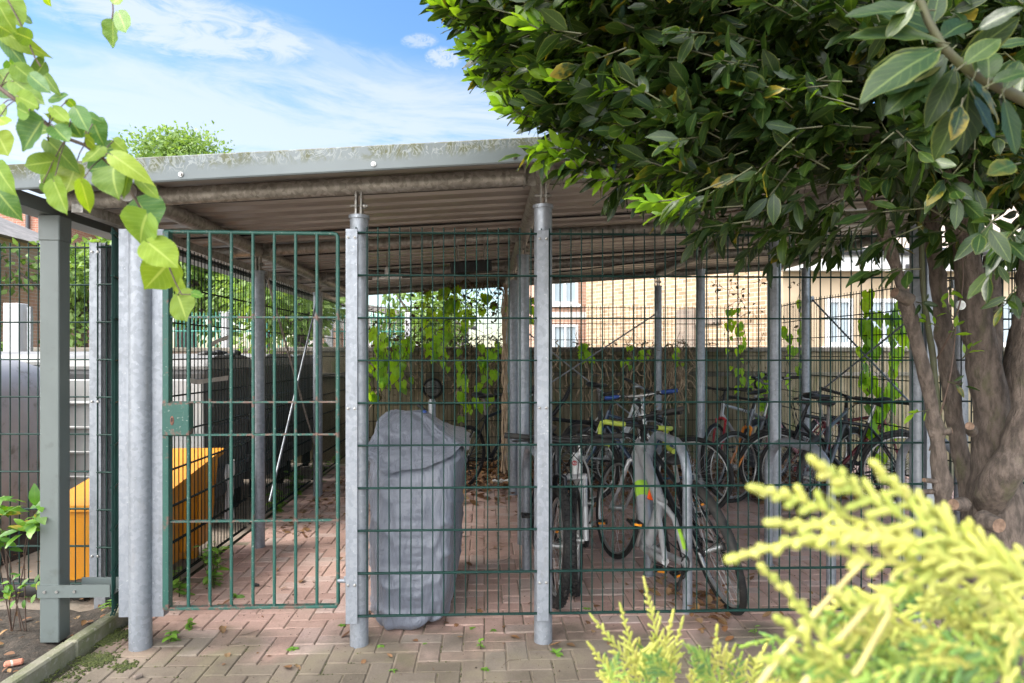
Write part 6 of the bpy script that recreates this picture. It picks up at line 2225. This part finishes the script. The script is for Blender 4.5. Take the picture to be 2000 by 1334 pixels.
vine('bindweed', 'bright green bindweed curtain on the back mesh above the covered motorbike', [(718, 800, 625, 790, 7.95, 80, .105, 40), (800, 880, 565, 760, 8.0, 60, .10, 90), (870, 985, 552, 650, 7.9, 60, .10, 190), (720, 780, 600, 860, 7.9, 20, .11, 20), (890, 985, 640, 830, 8.0, 60, .105, 30), (995, 1050, 580, 640, 8.0, 10, .08, 60)])
vine('bindweed', 'thin strands of bindweed on the back mesh among the bicycles at the right', [(1395, 1500, 545, 790, 8.2, 40, .09, 60), (1535, 1570, 550, 800, 8.0, 26, .10, 10), (1470, 1560, 700, 860, 8.1, 22, .09, 10)])
vine('bindweed', 'strand of big backlit bindweed leaves hanging on the right side mesh', [(1672, 1698, 535, 760, 6.3, 12, .13, 0), (1675, 1745, 735, 900, 6.2, 20, .12, 6), (1745, 1785, 520, 780, 6.0, 20, .11, 0)])
vine('ivy', 'low ivy trailing over the coping of the back wall', [(1120, 1390, 668, 720, 8.35, 60, .07, 160), (730, 990, 655, 700, 8.35, 20, .07, 260)])
# dry roots hanging down the wall
rr_ = random.Random(3)
mb = MB()
for _ in range(150):
    px = rr_.choice([rr_.uniform(730, 990), rr_.uniform(1080, 1300), rr_.uniform(1300, 1360), rr_.uniform(900, 985), rr_.uniform(1300, 1330)])
    p = P(px, rr_.uniform(665, 700), 8.42)
    pts = [p]
    for k in range(rr_.randint(5, 13)):
        p = p + Vector((rr_.uniform(-.07, .07), rr_.uniform(-.02, .012), rr_.uniform(-.12, .0)))
        pts.append(p.copy())
    mb.tube(pts, rr_.uniform(.004, .010), 4, caps=False)
tag(mb.build('dry_vine_roots', M['root']), 'tangle of dry brown vine roots hanging down the back wall', 'dry vines', None)
mb = MB()
for _ in range(14):
    ln_ = [P(987 + rr_.uniform(-8, 6), 560 + 45 * k + rr_.uniform(-8, 8), 6.3 + rr_.uniform(-.05, .05)) for k in range(9)]
    mb.tube(ln_, rr_.uniform(.003, .007), 5, caps=False)
tag(mb.build('dry_vine', M['root']), 'brown dry vine stems climbing the post behind the second front post', 'dry vines')


# ---- weeds, shrubs, dead leaves
def rosette(label, x, y, n, L, h, m='weed', z=0.0, up=0.6, cat='weed', name='weed', group='small weeds in the paving', wr=.5):
    rt = empty(name, (x, y, z), (0, 0, 0), label, cat, group)
    rg = random.Random(int(x * 977 + y * 331))
    lf, sm_ = MB(), MB()
    k = max(1, int(h / 0.05))
    tops = []
    for s_ in range(max(1, n // 9)):
        lean = rv(rg, .35)
        tip = Vector((lean.x * h, lean.y * h, h * rg.uniform(.7, 1.1)))
        if h > 0.03:
            sm_.tube([(0, 0, -0.01), tip * .5 + rv(rg, h * .05), tip], [.003, .0025, .0012], 5)
        tops.append(tip)
    for i in range(n):
        tip = tops[i % len(tops)]
        t = rg.random() if h > 0.03 else 0
        p = tip * t + Vector((0, 0, 0.004))
        a = i * 2.4 + rg.random()
        d = Vector((cos(a), sin(a), rg.uniform(-.1, up)))
        l_ = L * rg.uniform(.6, 1.2)
        lf.leaf(p, d, Vector((0, 0, 1)) + rv(rg, .4), l_, l_ * wr, OVAL, (-1, 0, 1), .15, .3)
    lf.build('leaves', M[m], rt)
    if sm_.V:
        sm_.build('stalk', M['greentwig'], rt)
    return rt


def G(px, py):
    Y = EYE * FPX / (py - 690)
    return P(px, py, Y).x, Y


for (px, py, n, L, h, up, lab) in (
        (332, 1255, 14, .045, .06, .3, 'round-leaved weed at the foot of the big left gate post'),
        (372, 1228, 34, .03, .05, .3, 'low spreading weed just below the left end of the gate'),
        (350, 1165, 26, .075, .16, .8, 'upright leafy weed behind the lower left corner of the gate'),
        (418, 1148, 90, .065, .27, .7, 'tall bushy weed behind the gate beside the yellow grit bin'),
        (572, 1268, 12, .03, .02, .4, 'small dandelion rosette in the paving below the gate'),
        (668, 1222, 22, .022, .03, .4, 'pale clover tuft left of the first front post'),
        (744, 1262, 14, .022, .015, .2, 'clover rosette right of the first front post below the cover'),
        (938, 1268, 10, .03, .05, .8, 'thin sprig of weed in the paving midway between the two front posts'),
        (922, 1228, 9, .02, .02, .3, 'tiny reddish weed at the mesh bottom right of the cover'),
        (965, 1232, 8, .02, .02, .3, 'tiny pale weed beside the reddish one under the mesh'),
        (830, 1258, 6, .014, .01, .3, 'tiniest seedling in the paving right of the clover rosette'),
        (948, 1308, 12, .024, .02, .3, 'seedling cluster at the bottom edge of the photo below the mesh'),
        (1086, 1278, 8, .04, .03, .9, 'long-leaved weed at the foot of the second front post'),
        (1147, 1190, 5, .03, .01, .2, 'single rounded weed leaf right of the second front post'),
        (768, 1310, 6, .02, .01, .3, 'tiny weed near the bottom edge below the first front post'),
        (1445, 1262, 9, .02, .03, .7, 'small weed above the lower conifer sprays by the tyre'),
        (1476, 1242, 9, .03, .04, .9, 'upright weed sprig left of the blurred conifer branch'),
        (540, 1000, 80, .07, .18, .5, 'leafy weed clump at the side fence foot, nearest of the row'),
        (578, 965, 110, .08, .22, .5, 'thick weed clump along the side fence behind the second side post'),
        (625, 945, 60, .075, .26, .6, 'weed clump at the foot of the third side post'),
        (655, 905, 20, .07, .12, .5, 'bright weed at the far end of the side fence'),
        (462, 1165, 8, .05, .03, .5, 'flat yellowing weed leaf right of the tall bushy weed')):
    x, y = G(px, py)
    rosette(lab, x, y, n, L, h, up=up)
# shrub at the left edge, in the bed
sh = empty('bed_shrub', (-2.42, 3.35, 0), (0, 0, 0), 'bright leafy shrub in the soil bed at the left edge before the mesh', 'shrub')
lf, sm_ = MB(), MB()
rg = random.Random(4)
for k in range(7):
    tip = P(rg.uniform(-40, 70), rg.uniform(995, 1060), 3.25 + rg.uniform(-.15, .15)) - Vector((-2.42, 3.35, 0))
    sm_.tube([Vector((rg.uniform(-.05, .05), 0, 0)), tip * .55 + Vector((0, 0, .12)), tip], [.003, .0025, .0015], 5)
    for q in range(15):
        p = tip + rv(rg, rg.uniform(.01, .07))
        d = rv(rg)
        d.z = abs(d.z) * .5 - .15
        L = rg.uniform(.06, .10)
        lf.leaf(p, d, Vector((0, -.4, 1)) + rv(rg, .5), L, L * .5, BAY, (-1, 0, 1), .12, .4, wave=.04, ph=rg.random() * 6)
for q in range(26):
    p = P(rg.uniform(0, 95), rg.uniform(1120, 1175), 3.2) - Vector((-2.42, 3.35, 0))
    lf.leaf(p, rv(rg), Vector((0, -.5, 1)), .04, .022, OVAL, (-1, 0, 1), .1, .3)
lf.build('foliage', M['shrub'], sh)
sm_.build('stem', M['browntwig'], sh)
rosette('jagged grey-green weed at the foot of the short channel post', -2.06, 3.56, 26, .07, .10, z=0.02, wr=.3)

# dead leaves gathered along the back wall
mb = MB()
rd = random.Random(77)
for _ in range(5200):
    u = rd.random()
    ly = 5.25 - abs(rd.gauss(0, 1.15))
    lx = rd.uniform(0.55, 5.4)
    if ly < 1.4 or (ly < 2.75 + 0.35 * mnoise.noise(Vector((lx * 2, 0, 0))) and rd.random() > 0.05):
        continue
    p = W(lx, ly, 0.004 + rd.random() * 0.03 * max(0, min(1, (ly - 2.5) / 1.2)))
    L = rd.uniform(.045, .10)
    a = rd.uniform(0, 6.28)
    mb.leaf(p, Vector((cos(a), sin(a), rd.uniform(-.1, .35))), Vector((0, 0, 1)) + rv(rd, .6), L, L * rd.uniform(.5, .8), OVAL, (-1, 0, 1), rd.uniform(0, .5), rd.uniform(-.5, .6))
for _ in range(260):
    lx, ly = rd.uniform(0.1, 4.6), rd.uniform(-.3, 2.8)
    p = W(lx, ly, 0.004)
    L = rd.uniform(.012, .05) if rd.random() < .75 else rd.uniform(.04, .07)
    a = rd.uniform(0, 6.28)
    mb.leaf(p, Vector((cos(a), sin(a), rd.uniform(0, .2))), Vector((0, 0, 1)) + rv(rd, .4), L, L * .6, OVAL, (-1, 0, 1), .3, rd.uniform(-.4, .5))
for _ in range(240):   # along the side fence and under the front stand
    if rd.random() < .6:
        p = W(abs(rd.gauss(0.05, .12)), rd.uniform(2.0, 4.9), 0.006)
    else:
        p = Vector((1.0 + rd.gauss(0, .09), 3.72 + rd.gauss(0, .16), .008 + rd.random() * .03))
    L = rd.uniform(.03, .07)
    a = rd.uniform(0, 6.28)
    mb.leaf(p, Vector((cos(a), sin(a), rd.uniform(0, .3))), Vector((0, 0, 1)) + rv(rd, .5), L, L * .6, OVAL, (-1, 0, 1), .3, rd.uniform(-.4, .5))
for _ in range(420):   # scraps on the bed and along the yard edge
    p = Vector((rd.uniform(-4.5, -2.06), rd.uniform(2.6, 4.6), 0.03))
    L = rd.uniform(.01, .05)
    a = rd.uniform(0, 6.28)
    mb.leaf(p, Vector((cos(a), sin(a), rd.uniform(0, .3))), Vector((0, 0, 1)) + rv(rd, .5), L, L * .6, OVAL, (-1, 0, 1), .3, rd.uniform(-.4, .5))
tag(mb.build('fallen_leaves', M['deadleaf']), kind='stuff')
# fine grit, crumbs and twigs on the paving
mb = MB()
for _ in range(2600):
    lx, ly = rd.uniform(-.2, 5), rd.uniform(-.6, 3.0)
    p = W(lx, ly, 0.002)
    s_ = rd.uniform(.0015, .004) * (2 if rd.random() < .04 else 1)
    mb.ball(p, (s_, s_ * .8, s_ * .6), 0, 5, 3)
for _ in range(90):
    lx, ly = rd.uniform(0, 4.5), rd.uniform(-.5, 3.5)
    p = W(lx, ly, 0.004)
    a = rd.uniform(0, 6.28)
    l_ = rd.uniform(.03, .14)
    mb.tube([p, p + Vector((cos(a) * l_ * .5, sin(a) * l_ * .5, rd.uniform(0, .006))), p + Vector((cos(a + .3) * l_, sin(a + .3) * l_, .002))], .0014, 4)
tag(mb.build('grit', simple('grit', (0.14, 0.10, 0.07), (0.06, 0.045, 0.035), 30, 0.9)), kind='stuff')
# moss cushions in the joints and by the kerb
mb = MB()
for (px, py, sx, n) in ((470, 1215 + 60, .0, 0), (225, 1240, .10, 420), (185, 1290, .10, 480), (245, 1302, .05, 160), (120, 1325, .10, 120), (30, 1262, .05, 160), (205, 1255, .05, 200)):
    x, y = G(px, py)
    for _ in range(n):
        p = Vector((x + rd.gauss(0, sx * .5), y + rd.gauss(0, sx * .45), 0.0))
        s_ = rd.uniform(.003, .008)
        mb.ball(p, (s_, s_, s_ * .55), 0, 6, 4)
for _ in range(900):
    lx, ly = rd.uniform(-.15, 3.2), rd.uniform(-.75, .0)
    if mnoise.noise(Vector((lx * 3, ly * 3, 5))) < 0.05:
        continue
    if rd.random() < .5:
        lx = round(lx / .1) * .1
    else:
        ly = round(ly / .1) * .1
    p = W(lx + rd.gauss(0, .0015), ly + rd.gauss(0, .0015), -.002)
    s_ = rd.uniform(.002, .0045)
    mb.ball(p, (s_, s_, s_ * .7), 0, 5, 3)
tag(mb.build('moss', simple('moss_green', (0.060, 0.075, 0.010), (0.035, 0.045, 0.010), 40, 0.95, 0, .6, 300)), kind='stuff')
mb = MB()
q = P(38, 1290, 2.95)
mb.box((-2.16, 2.96, 0.028), (.07, .035, .02), Matrix.Rotation(.5, 3, 'Z'), bev=.006)
tag(mb.build('brick_shard', M['redbrick']), 'orange brick shard lying on the soil bed beside the kerb', 'brick shard')
mb = MB()
q = P(270, 1325, 2.88)
mb.box((q.x, q.y, .008), (.035, .02, .016), Matrix.Rotation(.9, 3, 'Z'), bev=.004)
tag(mb.build('brick_shard', M['lowbrick']), 'small dark red brick chip on the paving at the bottom left', 'brick shard')
mb = MB()
q = G(500, 1146)
mb.ball((q[0], q[1], .012), (.014, .010, .011), 0, 8, 6)
mb.ball((q[0] + .012, q[1], .010), (.010, .009, .009), 0, 8, 6)
tag(mb.build('snail_shells', M['black']), 'two small dark snail shells on the red paving behind the gate', 'snail shells')
# black drain pipe end lying behind the left mesh
mb = MB()
mb.tube([(-3.2, 3.85, .06), (-2.42, 3.80, .055)], .05, 16)
mb.tube([(-2.42, 3.80, .055), (-2.36, 3.796, .055)], [.058, .058], 16)
tag(mb.build('pipe', M['black']), 'black plastic pipe lying behind the left mesh at the foot of the bottle bank', 'pipe')


# ---- trees beyond
def tree(label, x, y, h, cz, rad, n, size, m='tree_leaf', seed=1, trunk=True, name='tree', group='trees beyond the shelter', clumps=26, inner=.35):
    rt = empty(name, (x, y, 0), (0, 0, 0), label, 'tree', group)
    rg = random.Random(seed)
    lf = MB()
    cl = []
    for k in range(clumps):
        v = rv(rg, rg.uniform(inner, .95))
        cl.append((Vector((v.x * rad[0], v.y * rad[1], cz + v.z * rad[2])), rg.uniform(.22, .42) * min(rad)))
    for i in range(n):
        c_, r_ = cl[i % clumps]
        v = rv(rg)
        p = c_ + v * r_ * rg.uniform(.5, 1.15)
        d = v + rv(rg, .8) + Vector((0, 0, -.3))
        L = size * rg.uniform(.6, 1.3)
        lf.leaf(p, d, rv(rg) + Vector((0, 0, .8)), L, L * .6, DIA, (-1, 0, 1), .2, .2)
    lf.build('crown', M[m], rt)
    if trunk:
        mb = MB()
        mb.tube([(0, 0, -.1), (.05, 0, h * .3), (0, .05, h * .6), (0, 0, cz)], [.05 * h * .5, .04 * h * .5, .03 * h * .5, .02 * h * .4], 10)
        for k in range(7):
            mb.tube([(0, 0, h * rg.uniform(.35, .6)), cl[k][0] * .6 + Vector((0, 0, h * .2)), cl[k][0]], [.012 * h, .008 * h, .004 * h], 6)
        mb.build('trunk', M['bark'], rt)
    return rt


tree('round pale green tree whose top shows above the fascia behind the linden leaves', -12.15, 25.0, 9.4, 6.75, (2.25, 2.2, 2.45), 42000, .15, seed=2, clumps=190, inner=.7)
tree('dense bright tree seen through the side mesh at the gate', -6.6, 14.0, 4.6, 3.2, (1.5, 1.5, 1.5), 4200, .16, seed=3)
tree('lower bright tree seen through the side mesh right of the second side post', -4.9, 13.6, 4.2, 3.0, (1.3, 1.3, 1.3), 3600, .15, seed=4)
tree('shrubby tree behind the short channel post', -9.2, 14.6, 4.2, 2.9, (1.3, 1.2, 1.6), 3200, .15, seed=5)
tree('small tree behind the bindweed in front of the cottage', -1.9, 14.5, 3.6, 2.1, (1.2, 1.2, 1.2), 2600, .13, seed=6)
tree('low bush by the teal fence left of the downpipe', -10.2, 12.6, 2.4, 1.6, (.9, .8, .8), 1800, .12, seed=7, trunk=True)
tree('bushy shrub at the back left corner of the side fence', -3.2, 10.2, 3.2, 2.2, (.9, .9, .9), 1900, .12, seed=8)
tree('far tree right of the cream rendered building', 12.0, 16.0, 6.0, 4.2, (2.0, 2.0, 2.0), 3600, .2, seed=9)
